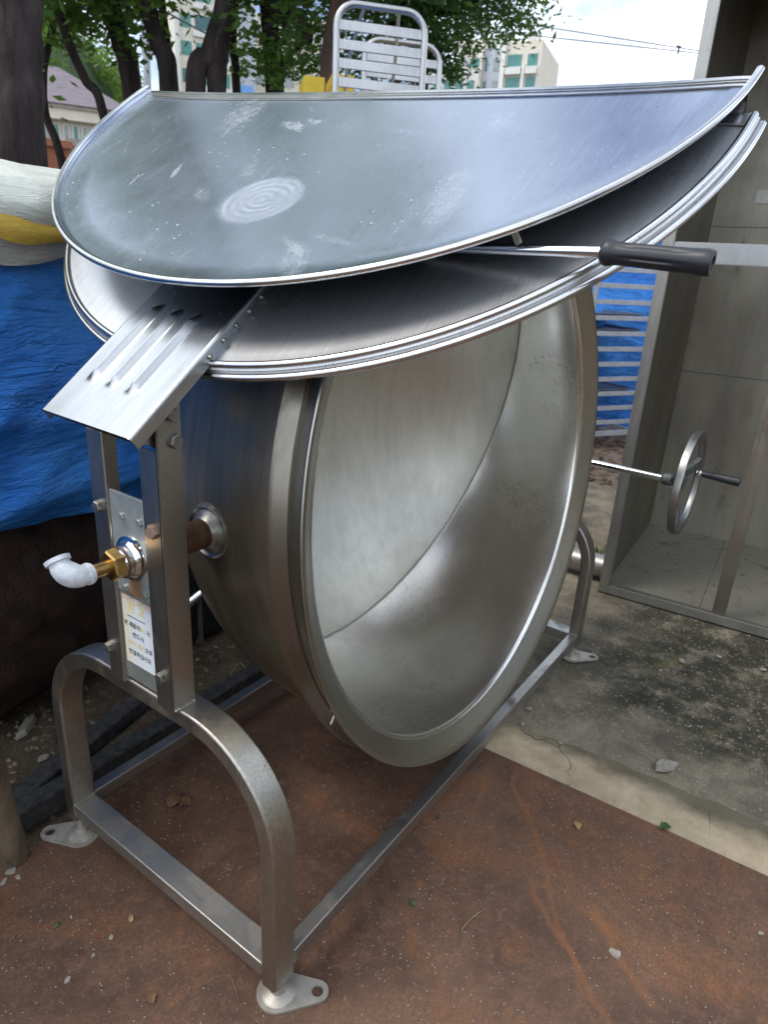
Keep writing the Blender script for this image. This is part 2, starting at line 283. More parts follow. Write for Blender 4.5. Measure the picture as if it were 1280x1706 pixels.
def dirt():
    m, t, b = newmat('dirt'); v = coords(t)
    c = mix(t, ramp(t, noi(t, v, 6, 8, .75), [(.36, 0), (.64, 1)]), (.055, .042, .028), (.14, .11, .075))
    c = mix(t, ramp(t, noi(t, v, 60, 5, .8), [(.55, 0), (.64, 1)]), c, (.20, .165, .12))
    s = N(t, 'ShaderNodeSeparateXYZ'); t.links.new(v, s.inputs[0])
    lt = ramp(t, mth(t, 'MULTIPLY', mth(t, 'ADD', s.outputs[0], mth(t, 'MULTIPLY', noi(t, v, 3, 5), .6)), .2), [(.36, 0), (.46, 1)])
    c = mix(t, mth(t, 'MULTIPLY', lt, .75), c, (.25, .20, .155))
    t.links.new(c, b.inputs['Base Color']); b.inputs['Roughness'].default_value = .95; b.inputs['Specular IOR Level'].default_value = .15
    bump(t, b, mth(t, 'ADD', noi(t, v, 90, 6, .8), mth(t, 'MULTIPLY', noi(t, v, 14, 5), 3)), .9, .008)
    return m
M['dirt'] = dirt()
def tarp(name, col, col2, crease=.8, rough=.38):
    m, t, b = newmat(name); v = coords(t)
    c = mix(t, ramp(t, noi(t, v, 3.5, 6, .6), [(.35, 0), (.65, 1)]), col2, col)
    wr1 = noi(t, coords(t, (1, 1, 3.6), (0, R(32), 0)), 2.6, 8, .62, 1.6)
    wr2 = mth(t, 'MULTIPLY', noi(t, coords(t, (1, 1, 5.0), (0, R(-42), 0)), 7, 6, .7, .8), .8)
    wk = N(t, 'ShaderNodeTexVoronoi', feature='DISTANCE_TO_EDGE'); wk.inputs['Scale'].default_value = 7; wk.inputs['Randomness'].default_value = 1
    dv = N(t, 'ShaderNodeVectorMath', operation='ADD'); nn = N(t, 'ShaderNodeTexNoise'); nn.inputs['Scale'].default_value = 5; nn.inputs['Detail'].default_value = 4
    t.links.new(v, nn.inputs['Vector']); sc_ = N(t, 'ShaderNodeVectorMath', operation='SCALE'); sc_.inputs['Scale'].default_value = .30; t.links.new(nn.outputs['Color'], sc_.inputs[0])
    t.links.new(coords(t, (1, 1, 4.5), (0, R(30), 0)), dv.inputs[0]); t.links.new(sc_.outputs[0], dv.inputs[1]); t.links.new(dv.outputs[0], wk.inputs['Vector'])
    kk = mth(t, 'MULTIPLY', ramp(t, wk.outputs['Distance'], [(0, 1), (.03, 0)]), ramp(t, noi(t, v, 4, 4), [(.45, 0), (.6, 1)]))
    h = mth(t, 'ADD', mth(t, 'ADD', mth(t, 'MULTIPLY', wr1, 2.2), wr2), mth(t, 'MULTIPLY', kk, .35))
    h = mth(t, 'ADD', h, mth(t, 'MULTIPLY', noi(t, v, 60, 3), .12))
    c = mix(t, mth(t, 'MULTIPLY', kk, .14), c, tuple(min(1, x*1.7+.02) for x in col))
    t.links.new(c, b.inputs['Base Color']); b.inputs['Roughness'].default_value = rough
    bump(t, b, h, crease, .02)
    return m
M['blue'] = tarp('blue_tarpaulin', (.05, .31, .90), (.02, .20, .74), .9, .28)
M['white'] = tarp('white_tarpaulin', (.60, .62, .56), (.40, .42, .37), .45, .55)
M['hem'] = simple('yellow_hem_webbing', (.55, .38, .06), .7, 0, .5, 40, .7, .002, 70, stretch=(1, 8, 8), col2=(.42, .27, .035))
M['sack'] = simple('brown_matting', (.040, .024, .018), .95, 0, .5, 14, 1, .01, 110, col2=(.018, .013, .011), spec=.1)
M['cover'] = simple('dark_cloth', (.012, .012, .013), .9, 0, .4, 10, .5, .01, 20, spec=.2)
M['blacksteel'] = simple('black_steel', (.022, .023, .026), .6, .2, .5, 45, .25, .001, 160, col2=(.075, .072, .068))
M['oldpost'] = simple('muddy_post', (.24, .19, .12), .7, .1, .6, 9, .9, .004, 60, col2=(.06, .038, .027), stretch=(1, 1, .5))
M['chip'] = simple('concrete_chip', (.34, .31, .26), .9, 0, .35, 40, .6, .002, 120)
M['brick'] = simple('broken_brick', (.12, .045, .03), .9, 0, .5, 30, .6, .003, 90)
M['dryleaf'] = simple('dry_leaf', (.17, .085, .035), .7, 0, .5, 60, .3, .001, 200)
M['tanleaf'] = simple('tan_leaf', (.38, .24, .11), .7, 0, .4, 60, .3, .001, 200)
M['greenleaf'] = simple('green_leaf', (.06, .11, .03), .55, 0, .4, 60, .3, .001, 200)
M['tie'] = simple('yellow_twine', (.30, .22, .06), .7, 0, .4, 80, .2, .001, 200)
M['twig'] = simple('twig', (.30, .21, .13), .8, 0, .4, 80, .2, .001, 200)
M['bark'] = simple('bark', (.065, .052, .048), .95, 0, .5, 10, 1, .03, 24, stretch=(1, 1, .25), col2=(.028, .022, .022), spec=.1)
M['barkbrown'] = simple('reddish_bark', (.13, .080, .06), .95, 0, .5, 9, 1, .03, 22, stretch=(1, 1, .25), col2=(.06, .045, .04), spec=.1)
def leafmat(name, c1, c2, tr=.35):
    m, t, b = newmat(name)
    g = N(t, 'ShaderNodeNewGeometry'); r_ = g.outputs['Random Per Island']
    c = mix(t, r_, c1, c2); t.links.new(c, b.inputs['Base Color']); b.inputs['Roughness'].default_value = .5; b.inputs['Specular IOR Level'].default_value = .35
    tl = N(t, 'ShaderNodeBsdfTranslucent'); t.links.new(mix(t, .5, c, (.16, .28, .03)), tl.inputs[0])
    ms = N(t, 'ShaderNodeMixShader'); ms.inputs[0].default_value = tr
    o = [n for n in t.nodes if n.type == 'OUTPUT_MATERIAL'][0]
    t.links.new(b.outputs[0], ms.inputs[1]); t.links.new(tl.outputs[0], ms.inputs[2]); t.links.new(ms.outputs[0], o.inputs[0])
    return m
M['leafA'] = leafmat('leaf_mid_green', (.05, .13, .025), (.14, .25, .05), .5)
M['leafB'] = leafmat('leaf_dark_green', (.035, .09, .025), (.09, .18, .05), .45)
M['leafC'] = leafmat('leaf_bright_green', (.08, .18, .03), (.20, .30, .06), .5)
M['grass'] = leafmat('grass_blade', (.08, .17, .03), (.16, .26, .05))
M['cream'] = simple('cream_render', (.66, .62, .53), .85, 0, .12, 2, .1, .002, 30)
M['white_wall'] = simple('white_render', (.66, .66, .62), .85, 0, .1, 2, .1, .002, 30)
M['apt_blue'] = simple('blue_panel', (.16, .36, .70), .8, 0, .1, 2, 0)
M['apt_grey'] = simple('grey_panel', (.42, .45, .50), .8, 0, .1, 2, 0)
M['glass'] = simple('window_glass', (.05, .15, .15), .12, 0, .5, .7, 0, spec=.8)
M['teal'] = simple('teal_window', (.06, .24, .22), .25, 0, .3, 1.5, 0, spec=.7)
M['greywin'] = simple('grey_window', (.30, .33, .35), .25, 0, .3, 1.5, 0, spec=.7)
M['roof'] = simple('purple_grey_tiles', (.175, .145, .165), .8, 0, .3, 3, .5, .03, 3, stretch=(1, 1, 9))
M['brickred'] = simple('red_brick_wall', (.34, .13, .07), .9, 0, .35, 6, .4, .01, 20)
M['fence'] = simple('grey_concrete_wall', (.36, .35, .33), .9, 0, .35, 3, .4, .01, 10)
M['crate'] = simple('yellow_plastic', (.62, .42, .02), .5, 0, .15, 20, .1, .001, 60)
M['pole'] = simple('grey_pole_paint', (.36, .38, .42), .6, .2, .15, 6, .1, .001, 50)
M['wire'] = simple('cable', (.06, .07, .09), .7, 0, .1, 6, 0)
M['blocker_wall'] = simple('beige_blocker_wall', (.52, .48, .40), .8, 0, .35, 1.5, .3, .01, 12, stretch=(1, 6, 1))
M['hillmat'] = simple('hill_undergrowth', (.04, .08, .02), .9, 0, .5, .5, .5, .2, 2)

# ------------------------------------------------------------------ object helpers
WL = {}
def tag(o, label=None, cat=None, group=None, kind=None):
    for k, v in (('label', label), ('category', cat), ('group', group), ('kind', kind)):
        if v: o[k] = v
    return o
def thing(name, loc, label=None, cat=None, group=None):
    o = bpy.data.objects.new(name, None); sc.collection.objects.link(o); o.location = loc; WL[o.name] = Vector(loc)
    o.empty_display_size = .1
    return tag(o, label, cat, group)
def obj(name, verts, faces, mat, parent=None, smooth=35, matrix=None, label=None, cat=None, group=None, kind=None):
    """verts in world space, unless matrix is given (then local to it)"""
    verts = [Vector(v) for v in verts]
    if matrix is None:
        xs = [v.x for v in verts]; ys = [v.y for v in verts]; zs = [v.z for v in verts]
        base = Vector(((min(xs)+max(xs))/2, (min(ys)+max(ys))/2, min(zs)))
        verts = [v-base for v in verts]; mw = Matrix.Translation(base)
    else: mw = matrix.copy(); base = mw.translation.copy()
    me = bpy.data.meshes.new(name); me.from_pydata([tuple(v) for v in verts], [], faces); me.update()
    if smooth:
        me.shade_smooth(); me.set_sharp_from_angle(angle=R(smooth))
    wn = smooth and smooth <= 60 and len(faces) < 6000
    mats = mat if isinstance(mat, (list, tuple)) else [mat]
    for m in mats: me.materials.append(m)
    o = bpy.data.objects.new(name, me); sc.collection.objects.link(o)
    if wn: q = o.modifiers.new('normals', 'WEIGHTED_NORMAL'); q.keep_sharp = True; q.weight = 80
    if parent is not None:
        o.parent = parent; mw = Matrix.Translation(-WL[parent.name]) @ mw
        # parents carry translations only, unless they were given a matrix
        if parent.name in WM: mw = WM[parent.name].inverted() @ (Matrix.Translation(WL[parent.name]) @ mw)
    o.matrix_local = mw
    WL[o.name] = base
    if matrix is not None: WM[o.name] = matrix.copy()
    return tag(o, label, cat, group, kind)
WM = {}
class MB:
    def __init__(s): s.v = []; s.f = []
    def add(s, v, f):
        n = len(s.v); s.v += [Vector(p) for p in v]; s.f += [tuple(i+n for i in q) for q in f]; return s
    def bm(s, bm):
        bm.verts.index_update(); s.add([v.co.copy() for v in bm.verts], [[v.index for v in f.verts] for f in bm.faces]); bm.free(); return s
    def box(s, lo, hi, bev=0, seg=2, rot=None, piv=None):
        b = bmesh.new(); bmesh.ops.create_cube(b, size=1)
        lo = Vector(lo); hi = Vector(hi)
        for v in b.verts: v.co = Vector(((v.co.x+.5)*(hi.x-lo.x)+lo.x, (v.co.y+.5)*(hi.y-lo.y)+lo.y, (v.co.z+.5)*(hi.z-lo.z)+lo.z))
        if bev: bmesh.ops.bevel(b, geom=list(b.edges), offset=bev, segments=seg, profile=.5, affect='EDGES')
        if rot is not None:
            pv = Vector(piv) if piv is not None else (lo+hi)/2
            for v in b.verts: v.co = rot @ (v.co-pv) + pv
        return s.bm(b)
    def cyl(s, p0, p1, r0, r1=None, seg=20, caps=True):
        return s.tube([p0, p1], [r0, r0 if r1 is None else r1], seg, caps)
    def tube(s, pts, rad, seg=12, caps=True):
        pts = [Vector(p) for p in pts]; rad = rad if isinstance(rad, (list, tuple)) else [rad]*len(pts)
        v = []; f = []; prev = None
        for i, p in enumerate(pts):
            a = pts[max(i-1, 0)]; c = pts[min(i+1, len(pts)-1)]; d = (c-a).normalized()
            if prev is None:
                x = d.orthogonal().normalized()
            else:
                x = (prev-d*prev.dot(d)).normalized()
            prev = x; y = d.cross(x)
            for k in range(seg):
                an = 2*math.pi*k/seg; v.append(p+(x*math.cos(an)+y*math.sin(an))*rad[i])
        for i in range(len(pts)-1):
            for k in range(seg):
                k2 = (k+1) % seg; f.append((i*seg+k, i*seg+k2, (i+1)*seg+k2, (i+1)*seg+k))
        if caps: f.append(tuple(range(seg-1, -1, -1))); f.append(tuple((len(pts)-1)*seg+k for k in range(seg)))
        return s.add(v, f)
    def lathe(s, prof, c, ax, x=None, seg=64, a0=0, a1=None, close=False):
        """prof: list of (r, h) along ax"""
        c = Vector(c); ax = Vector(ax).normalized(); x = Vector(x).normalized() if x is not None else ax.orthogonal().normalized(); y = ax.cross(x)
        full = a1 is None; a1 = a0+2*math.pi if full else a1; n = seg if full else seg+1
        v = []; f = []
        for k in range(n):
            an = a0+(a1-a0)*k/seg
            d = x*math.cos(an)+y*math.sin(an)
            for r, h in prof: v.append(c+ax*h+d*r)
        m = len(prof)
        for k in range(seg):
            k2 = (k+1) % n
            for j in range(m-1 if not close else m):
                j2 = (j+1) % m
                f.append((k*m+j, k2*m+j, k2*m+j2, k*m+j2))
        return s.add(v, f)
    def hexbolt(s, c, ax, r, h, washer=True, x=None):
        c = Vector(c); ax = Vector(ax).normalized(); x = Vector(x) if x is not None else ax.orthogonal().normalized(); y = ax.cross(x)
        if washer: s.lathe([(0, 0), (r*1.18, 0), (r*1.18, r*.12), (0, r*.12)], c, ax, seg=28)
        z0 = r*.12 if washer else 0
        rings = []
        v = []
        for rr, hh in ((r, z0), (r, z0+h*.86), (r*.88, z0+h), (0.0001, z0+h)):
            for k in range(6):
                a = math.pi/3*k; v.append(c+ax*hh+(x*math.cos(a)+y*math.sin(a))*rr)
        f = []
        for i in range(3):
            for k in range(6): f.append((i*6+k, i*6+(k+1) % 6, (i+1)*6+(k+1) % 6, (i+1)*6+k))
        return s.add(v, f)
    def out(s, name, mat, parent=None, **kw): return obj(name, s.v, s.f, mat, parent, **kw)
def rrect(w2, t2, r, n=4):
    """rounded rectangle outline, half sizes"""
    pts = []
    for cx, cy, a in ((w2-r, t2-r, 0), (-w2+r, t2-r, 90), (-w2+r, -t2+r, 180), (w2-r, -t2+r, 270)):
        for k in range(n+1):
            an = R(a+90*k/n); pts.append((cx+r*math.cos(an), cy+r*math.sin(an)))
    return pts
def sweep(path, prof, side):
    """path points with an outline whose first axis is fixed (side)"""
    side = Vector(side).normalized(); v = []; f = []; n = len(prof)
    path = [Vector(p) for p in path]
    for i, p in enumerate(path):
        d = (path[min(i+1, len(path)-1)]-path[max(i-1, 0)]).normalized(); nn = side.cross(d).normalized()
        v += [p+side*a+nn*b for a, b in prof]
    for i in range(len(path)-1):
        for k in range(n): f.append((i*n+k, i*n+(k+1) % n, (i+1)*n+(k+1) % n, (i+1)*n+k))
    f.append(tuple(range(n-1, -1, -1))); f.append(tuple((len(path)-1)*n+k for k in range(n)))
    return v, f
def at(px, py, D):
    """a point D metres away (level distance) in the direction of a place in the photograph"""
    d = fw + rt*((px-640)/FPX) + upv*((853-py)/FPX); h = math.hypot(d.x, d.y); return CAM + d*(D/h)
def gz(x, y):
    s = min(max((y-3.4)/6.0, 0), 1); s = s*s*(3-2*s); return 2.3*s
# ------------------------------------------------------------------ ground
def grid(name, x0, x1, y0, y1, nx, ny, fz, mat, **kw):
    v = []; f = []
    for j in range(ny+1):
        for i in range(nx+1):
            x = x0+(x1-x0)*i/nx; y = y0+(y1-y0)*j/ny; v.append((x, y, fz(x, y)))
    for j in range(ny):
        for i in range(nx): a = j*(nx+1)+i; f.append((a, a+1, a+nx+2, a+nx+1))
    return obj(name, v, f, mat, **kw)
# one ground sheet with finer cells near the camera
def axis(near0, near1, step, far0, far1):
    a = list(np.arange(near0, near1+1e-6, step)); s = step; p = near0
    lo = []
    while p > far0: s *= 1.25; p -= s; lo.append(max(p, far0))
    s = step; p = near1; hi = []
    while p < far1: s *= 1.25; p += s; hi.append(min(p, far1))
    return lo[::-1]+a+hi
gx = axis(-1.5, 7, .05, -700, 900); gy = axis(-1.5, 3.5, .05, -700, 900)
def gfun(x, y):
    z = gz(x, y)-.012
    n = noise.fractal(Vector((x*3.1, y*3.1, 0)), 1.0, 2.0, 5)*.018
    m = 1 if (y > .85 or x > 2.8) else 0
    return z + (n if m else -.012)
gv = [(x, y, gfun(x, y)) for y in gy for x in gx]; nxg = len(gx)
gf = [(j*nxg+i, j*nxg+i+1, (j+1)*nxg+i+1, (j+1)*nxg+i) for j in range(len(gy)-1) for i in range(nxg-1)]
g0 = obj('ground', gv, gf, M['dirt'], matrix=Matrix.Identity(4), kind='structure')
# rusted steel plate: edge against the cement strip runs x = .945 ... .985
mb = MB(); pl = [(-1.6, .80), (-1.6, -2.2), (1.10, -2.2), (.975, -.7323), (.962, -.396), (.944, .03), (.930, .62), (.86, .735), (-.05, .735)]
b = bmesh.new(); vs = [b.verts.new((x, y, 0.0)) for x, y in pl]; fc = b.faces.new(vs)
ex = bmesh.ops.extrude_face_region(b, geom=[fc]); 
for e in ex['geom']:
    if isinstance(e, bmesh.types.BMVert): e.co.z -= .008
bmesh.ops.recalc_face_normals(b, faces=b.faces); mb.bm(b)
pv = [Vector(v) for v in mb.v]
plate = obj('steel_plate', pv, mb.f, M['rust'], matrix=Matrix.Identity(4), smooth=0, label='large rusty brown steel sheet lying flat under the kettle frame', cat='steel sheet')
# cement strip and old concrete slab beyond it
def poly_slab(name, pts, top, thick, mat, org, **kw):
    b = bmesh.new(); vs = [b.verts.new((x-org[0], y-org[1], 0)) for x, y in pts]; fc = b.faces.new(vs)
    if fc.normal.z < 0: fc.normal_flip()
    b.normal_update()
    ex = bmesh.ops.extrude_face_region(b, geom=[fc])
    for e in ex['geom']:
        if isinstance(e, bmesh.types.BMVert): e.co.z -= thick
    bmesh.ops.recalc_face_normals(b, faces=b.faces); m = MB().bm(b)
    return obj(name, m.v, m.f, mat, matrix=Matrix.Translation((org[0], org[1], top)), smooth=0, **kw)
JT = [(1.09, .62), (1.108, 0), (1.150, -.34), (1.165, -.72), (1.38, -2.2)]; JP = []
for i in range(4):
    for k in range(24):
        t_ = k/24; x = JT[i][0]*(1-t_)+JT[i+1][0]*t_; y = JT[i][1]*(1-t_)+JT[i+1][1]*t_; JP.append((x+.016*noise.fractal(Vector((0, y*9, 3)), 1, 2, 5), y))
JP.append(JT[-1])
poly_slab('path', [(.933, .62), (.947, .03), (.965, -.396), (.978, -.7323), (1.104, -2.2)] + JP[::-1], -.003, .02, M['strip'], (1.05, 0), kind='structure')
poly_slab('pavement', [(x+.002, y) for x, y in JP] + [(3.9, -2.2), (3.9, .75), (1.3, .9)], -.007, .02, M['concrete'], (1.15, -.72), kind='structure')

# ------------------------------------------------------------------ the kettle
LX, WY, W1, W2, W3, H0, HB, HR = 1.6485, .70, .0581, .0362, .0335, .056, .107, .109
K = thing('tilting_kettle', (LX/2, .335, 0), 'big stainless tilting kettle on a tube frame, its folded lid raised above the open mouth', 'kettle')
def arch(x):
    r = .215; ztop = .59; t = W2
    path = [(x, t/2, H0), (x, t/2, .2), (x, t/2, ztop-t/2-r+t/2-.01)]
    cy = r; cz = ztop-r
    pts = [(x, t/2, H0+.001)]
    pts += [(x, t/2, z) for z in (.2, .32)]
    for k in range(0, 19): a = R(180-5*k); pts.append((x, cy+(r-t/2)*math.cos(a), cz+(r-t/2)*math.sin(a)))
    pts += [(x, .30, ztop-t/2), (x, .40, ztop-t/2)]
    for k in range(0, 19): a = R(90-5*k); pts.append((x, WY-cy+(r-t/2)*math.cos(a), cz+(r-t/2)*math.sin(a)))
    pts += [(x, WY-t/2, z) for z in (.32, .2, H0+.001)]
    v, f = sweep(pts, rrect(W1/2, t/2, .006), (1, 0, 0))
    return v, f
for x in (W1/2, LX-W1/2):
    v, f = arch(x); obj('end_arch', v, f, M['arch'], K)
    MB().box((x-W1/2+.0015, W2-.002, HB-.036), (x+W1/2-.0015, WY-W2+.002, HB), .004).out('cross_bar', M['steelY'], K)
for y0 in (0.0015, WY-W3-.0015):
    MB().box((W1-.002, y0, HR-.036), (LX-W1+.002, y0+W3, HR), .004).out('base_rail', M['steelX'], K)
# feet: teardrop plate with a hole, boss and threaded stem
def foot(cx, cy, ang, mat=M['bolt'], label=None):
    m = MB(); d = Vector((math.cos(ang), math.sin(ang), 0)); R1, R2, Ls = .042, .022, .078; n = 40; th = .006; rh = .0115
    pts = []
    al = math.asin((R1-R2)/Ls)
    for k in range(n+1):
        a = math.pi/2-al + (math.pi+2*al)*k/n; pts.append((R1*math.cos(a), R1*math.sin(a)))
    for k in range(n+1):
        a = -(math.pi/2-al) + (math.pi-2*al)*k/n; pts.append((Ls+R2*math.cos(a), R2*math.sin(a)))
    hole = [(Ls+rh*math.cos(2*math.pi*k/24), rh*math.sin(2*math.pi*k/24)) for k in range(24)]
    b = bmesh.new()
    vo = [b.verts.new((x, y, th)) for x, y in pts]; vh = [b.verts.new((x, y, th)) for x, y in hole]
    es = [b.edges.new((vo[i], vo[(i+1) % len(vo)])) for i in range(len(vo))] + [b.edges.new((vh[i], vh[(i+1) % 24])) for i in range(24)]
    bmesh.ops.triangle_fill(b, edges=es, use_beauty=True)
    fs = [f_ for f_ in b.faces if (f_.calc_center_median()-Vector((Ls, 0, th))).length > rh*.6]
    bmesh.ops.delete(b, geom=[f_ for f_ in b.faces if f_ not in fs], context='FACES_ONLY')
    ex = bmesh.ops.extrude_face_region(b, geom=list(b.faces))
    for e in ex['geom']:
        if isinstance(e, bmesh.types.BMVert): e.co.z = 0
    bmesh.ops.recalc_face_normals(b, faces=b.faces)
    rz = Matrix.Rotation(ang, 4, 'Z')
    for v_ in b.verts: v_.co = rz @ v_.co + Vector((cx, cy, .001))
    m.bm(b)
    m.lathe([(.0, .03), (.014, .03), (.016, .016), (.030, .010), (.034, .0065)], (cx, cy, 0), (0, 0, 1), seg=32)
    m.cyl((cx, cy, .02), (cx, cy, H0+.004), .009, seg=16)
    return m.out('foot', mat, K, label=label)
foot(W1/2+.004, W2/2+.004, R(-52), M['footm']); foot(W1/2-.012, WY-W2/2-.01, R(128), M['chip'], 'foot plate caked in pale dried mud')
foot(LX-W1/2, W2/2, R(-58), M['footm']); foot(LX-W1/2, WY-W2/2, R(60))

def post_set(x0, s, near):
    """x0: outer face, s=+1 when the frame runs to +x from here"""
    def X(a): return x0+s*a
    def bx(m, a0, a1, y0, y1, z0, z1, bev=0): return m.box((min(X(a0), X(a1)), y0, z0), (max(X(a0), X(a1)), y1, z1), bev, 3)
    bx(MB(), -.007, .021, .388, .4335, .584, 1.080, .0035).out('post', M['steelZ'], K)
    # front channel: flange and deep side web that stands taller, round-shouldered
    m = MB(); bx(m, -.007, -.003, .2455, .2875, .583, 1.073); bx(m, -.0045, .000, .2415, .246, .583, 1.073)
    b = bmesh.new(); zt = 1.155; xa, xb, rr = -.007, .040, .010
    prof = [(xa, .583), (xb, .583), (xb, zt-rr)] + [(xb-rr+rr*math.sin(R(a)), zt-rr+rr*math.cos(R(a))) for a in (75, 45, 15, 0)] + [(xa+rr-rr*math.sin(R(a)), zt-rr+rr*math.cos(R(a))) for a in (0, 15, 45, 75)] + [(xa, zt-rr)]
    vs = [b.verts.new((X(p), .2385, z)) for p, z in prof]; fc = b.faces.new(vs); ex = bmesh.ops.extrude_face_region(b, geom=[fc])
    for e in ex['geom']:
        if isinstance(e, bmesh.types.BMVert): e.co.y += .005
    bmesh.ops.recalc_face_normals(b, faces=b.faces); bmesh.ops.bevel(b, geom=[e for e in b.edges], offset=.0016, segments=2, affect='EDGES'); m.bm(b)
    m.out('post', M['steelZ'], K)
    bx(MB(), .000, .004, .282, .395, .600, .80).out('label_plate', M['zinc'], K)
    bx(MB(), -.003, .003, .2875, .3875, .788, .978, .0012).out('bearing_plate', M['bearing'], K)
    a = (-s, 0, 0)
    for (y, z) in ((.4124, .9411), (.4236, .6519), (.2675, .6519)):
        MB().hexbolt((X(-.007), y, z), a, .0105, .0085, x=(0, .3, 1)).out('bolt', M['bolt'], K)
    MB().hexbolt((X(-.007), .2610, .9356), a, .0112, .0095, washer=False, x=(0, .5, 1)).out('bolt', M['boltrust'], K, label='rusty orange bolt head')
    for (y, z) in ((.352, .937), (.3035, .938), (.3586, .7986), (.3031, .8025)):
        MB().hexbolt((X(-.003), y, z), a, .0066, .0052, washer=False, x=(0, 1, .2)).out('bolt', M['zinc'], K)
    for (xx, z) in ((.020, 1.131), (.024, 1.087)):
        MB().hexbolt((X(xx), .2385, z), (0, -1, 0), .0112, .009, x=(1, 0, .3)).out('bolt', M['bolt'], K)
    # pivot rod and lever arms between the posts
    MB().cyl((X(.02), .243, 1.087), (X(.02), .41, 1.087), .0085).out('pivot_rod', M['steelY'], K)
bm_, t_, b_ = newmat('bearing_plate_zinc'); v_ = coords(t_)
cc = mix(t_, ramp(t_, noi(t_, v_, 40, 5), [(.35, 0), (.65, 1)]), (.33, .36, .34), (.43, .46, .44))
s_ = N(t_, 'ShaderNodeSeparateXYZ'); t_.links.new(v_, s_.inputs[0])
rw = mth(t_, 'MULTIPLY', mth(t_, 'SUBTRACT', noi(t_, v_, 30, 4), .5), .03)
side = ramp(t_, mth(t_, 'DIVIDE', mth(t_, 'ABSOLUTE', mth(t_, 'ADD', mth(t_, 'ADD', s_.outputs[1], rw), .006)), .05), [(.25, 1), (.52, 0)])
low = ramp(t_, mth(t_, 'DIVIDE', mth(t_, 'ADD', s_.outputs[2], rw), .19), [(.16, 1), (.30, .0)])
cc = mix(t_, mth(t_, 'MULTIPLY', mth(t_, 'MULTIPLY', side, low), .85), cc, (.42, .22, .08))
t_.links.new(cc, b_.inputs['Base Color']); b_.inputs['Metallic'].default_value = .6; b_.inputs['Roughness'].default_value = .5; M['bearing'] = bm_
def weld(p0, p1, r_=.0022, n=26):
    p0, p1 = Vector(p0), Vector(p1); pts = [p0+(p1-p0)*i/n for i in range(n+1)]; rad = [r_*(.75+.5*abs(math.sin(i*1.9))+.3*noise.noise(Vector((i*.7, p0.y*9, p0.z*9)))) for i in range(n+1)]
    MB().tube(pts, [q*.75 for q in rad], 8).out('weld_bead', M['arch'], K)
for xx in (.002, LX-W1+.002):
    for yy in (W2, WY-W2): weld((xx, yy, HB+.0005), (xx+W1-.004, yy, HB+.0005)); weld((xx, yy, HB-.034), (xx, yy, HB-.002))
for yy in (.003, WY-W3+.001): weld((W1, yy, HR+.0003), (W1, yy+W3-.004, HR+.0003)); weld((LX-W1, yy, HR+.0003), (LX-W1, yy+W3-.004, HR+.0003))
weld((-.006, .2385, .5905), (.038, .2382, .5905), .003); weld((.021, .388, .5905), (.021, .432, .5905), .003)
post_set(0, 1, True); post_set(LX, -1, False)
# sticker with faded writing
def sticker():
    y0, y1, z0, z1 = .2925, .3810, .6375, .7785
    mats = MB().box((-.0012, y0, z0), (-.0002, y1, z1)); st = mats.out('sticker', M['sticker'], K)
    def put(txt, size, yc, zc, mat, name='lettering', bold=0.0, label=None):
        cu = bpy.data.curves.new(name, 'FONT'); cu.body = txt; cu.size = size; cu.align_x = 'CENTER'; cu.align_y = 'CENTER'; cu.offset = bold
        o = bpy.data.objects.new(name, cu); sc.collection.objects.link(o); bpy.context.view_layer.update()
        me = bpy.data.meshes.new_from_object(o.evaluated_get(bpy.context.evaluated_depsgraph_get()))
        bpy.data.objects.remove(o)
        # text x -> -Y, text y -> +Z
        v = [(-.0016, yc-p.co.x, zc+p.co.y) for p in me.vertices]; f = [tuple(q.vertices) for q in me.polygons]
        return obj(name, v, f, mat, st, smooth=0)
    put('경 고', .025, .341, .757, M['yellowink'], bold=.0008)
    MB().box((-.0017, .315, .7385), (-.0012, .367, .7398)).out('underline', M['ink'], st, smooth=0)
    put('본 제품의', .0118, .3555, .7215, M['ink'], bold=.0002); put('배수', .0118, .3262, .7215, M['yellowink'], bold=.0003); put('는', .0118, .3070, .7215, M['ink'], bold=.0002)
    put('반드시', .0125, .3395, .7015, M['ink'], bold=.0002)
    put('하이드레인', .0116, .3500, .682, M['yellowink'], bold=.0003); put('으로', .0118, .3105, .682, M['ink'], bold=.0002)
    put('연결하십시오', .0122, .3385, .662, M['ink'], bold=.0002)
sticker()
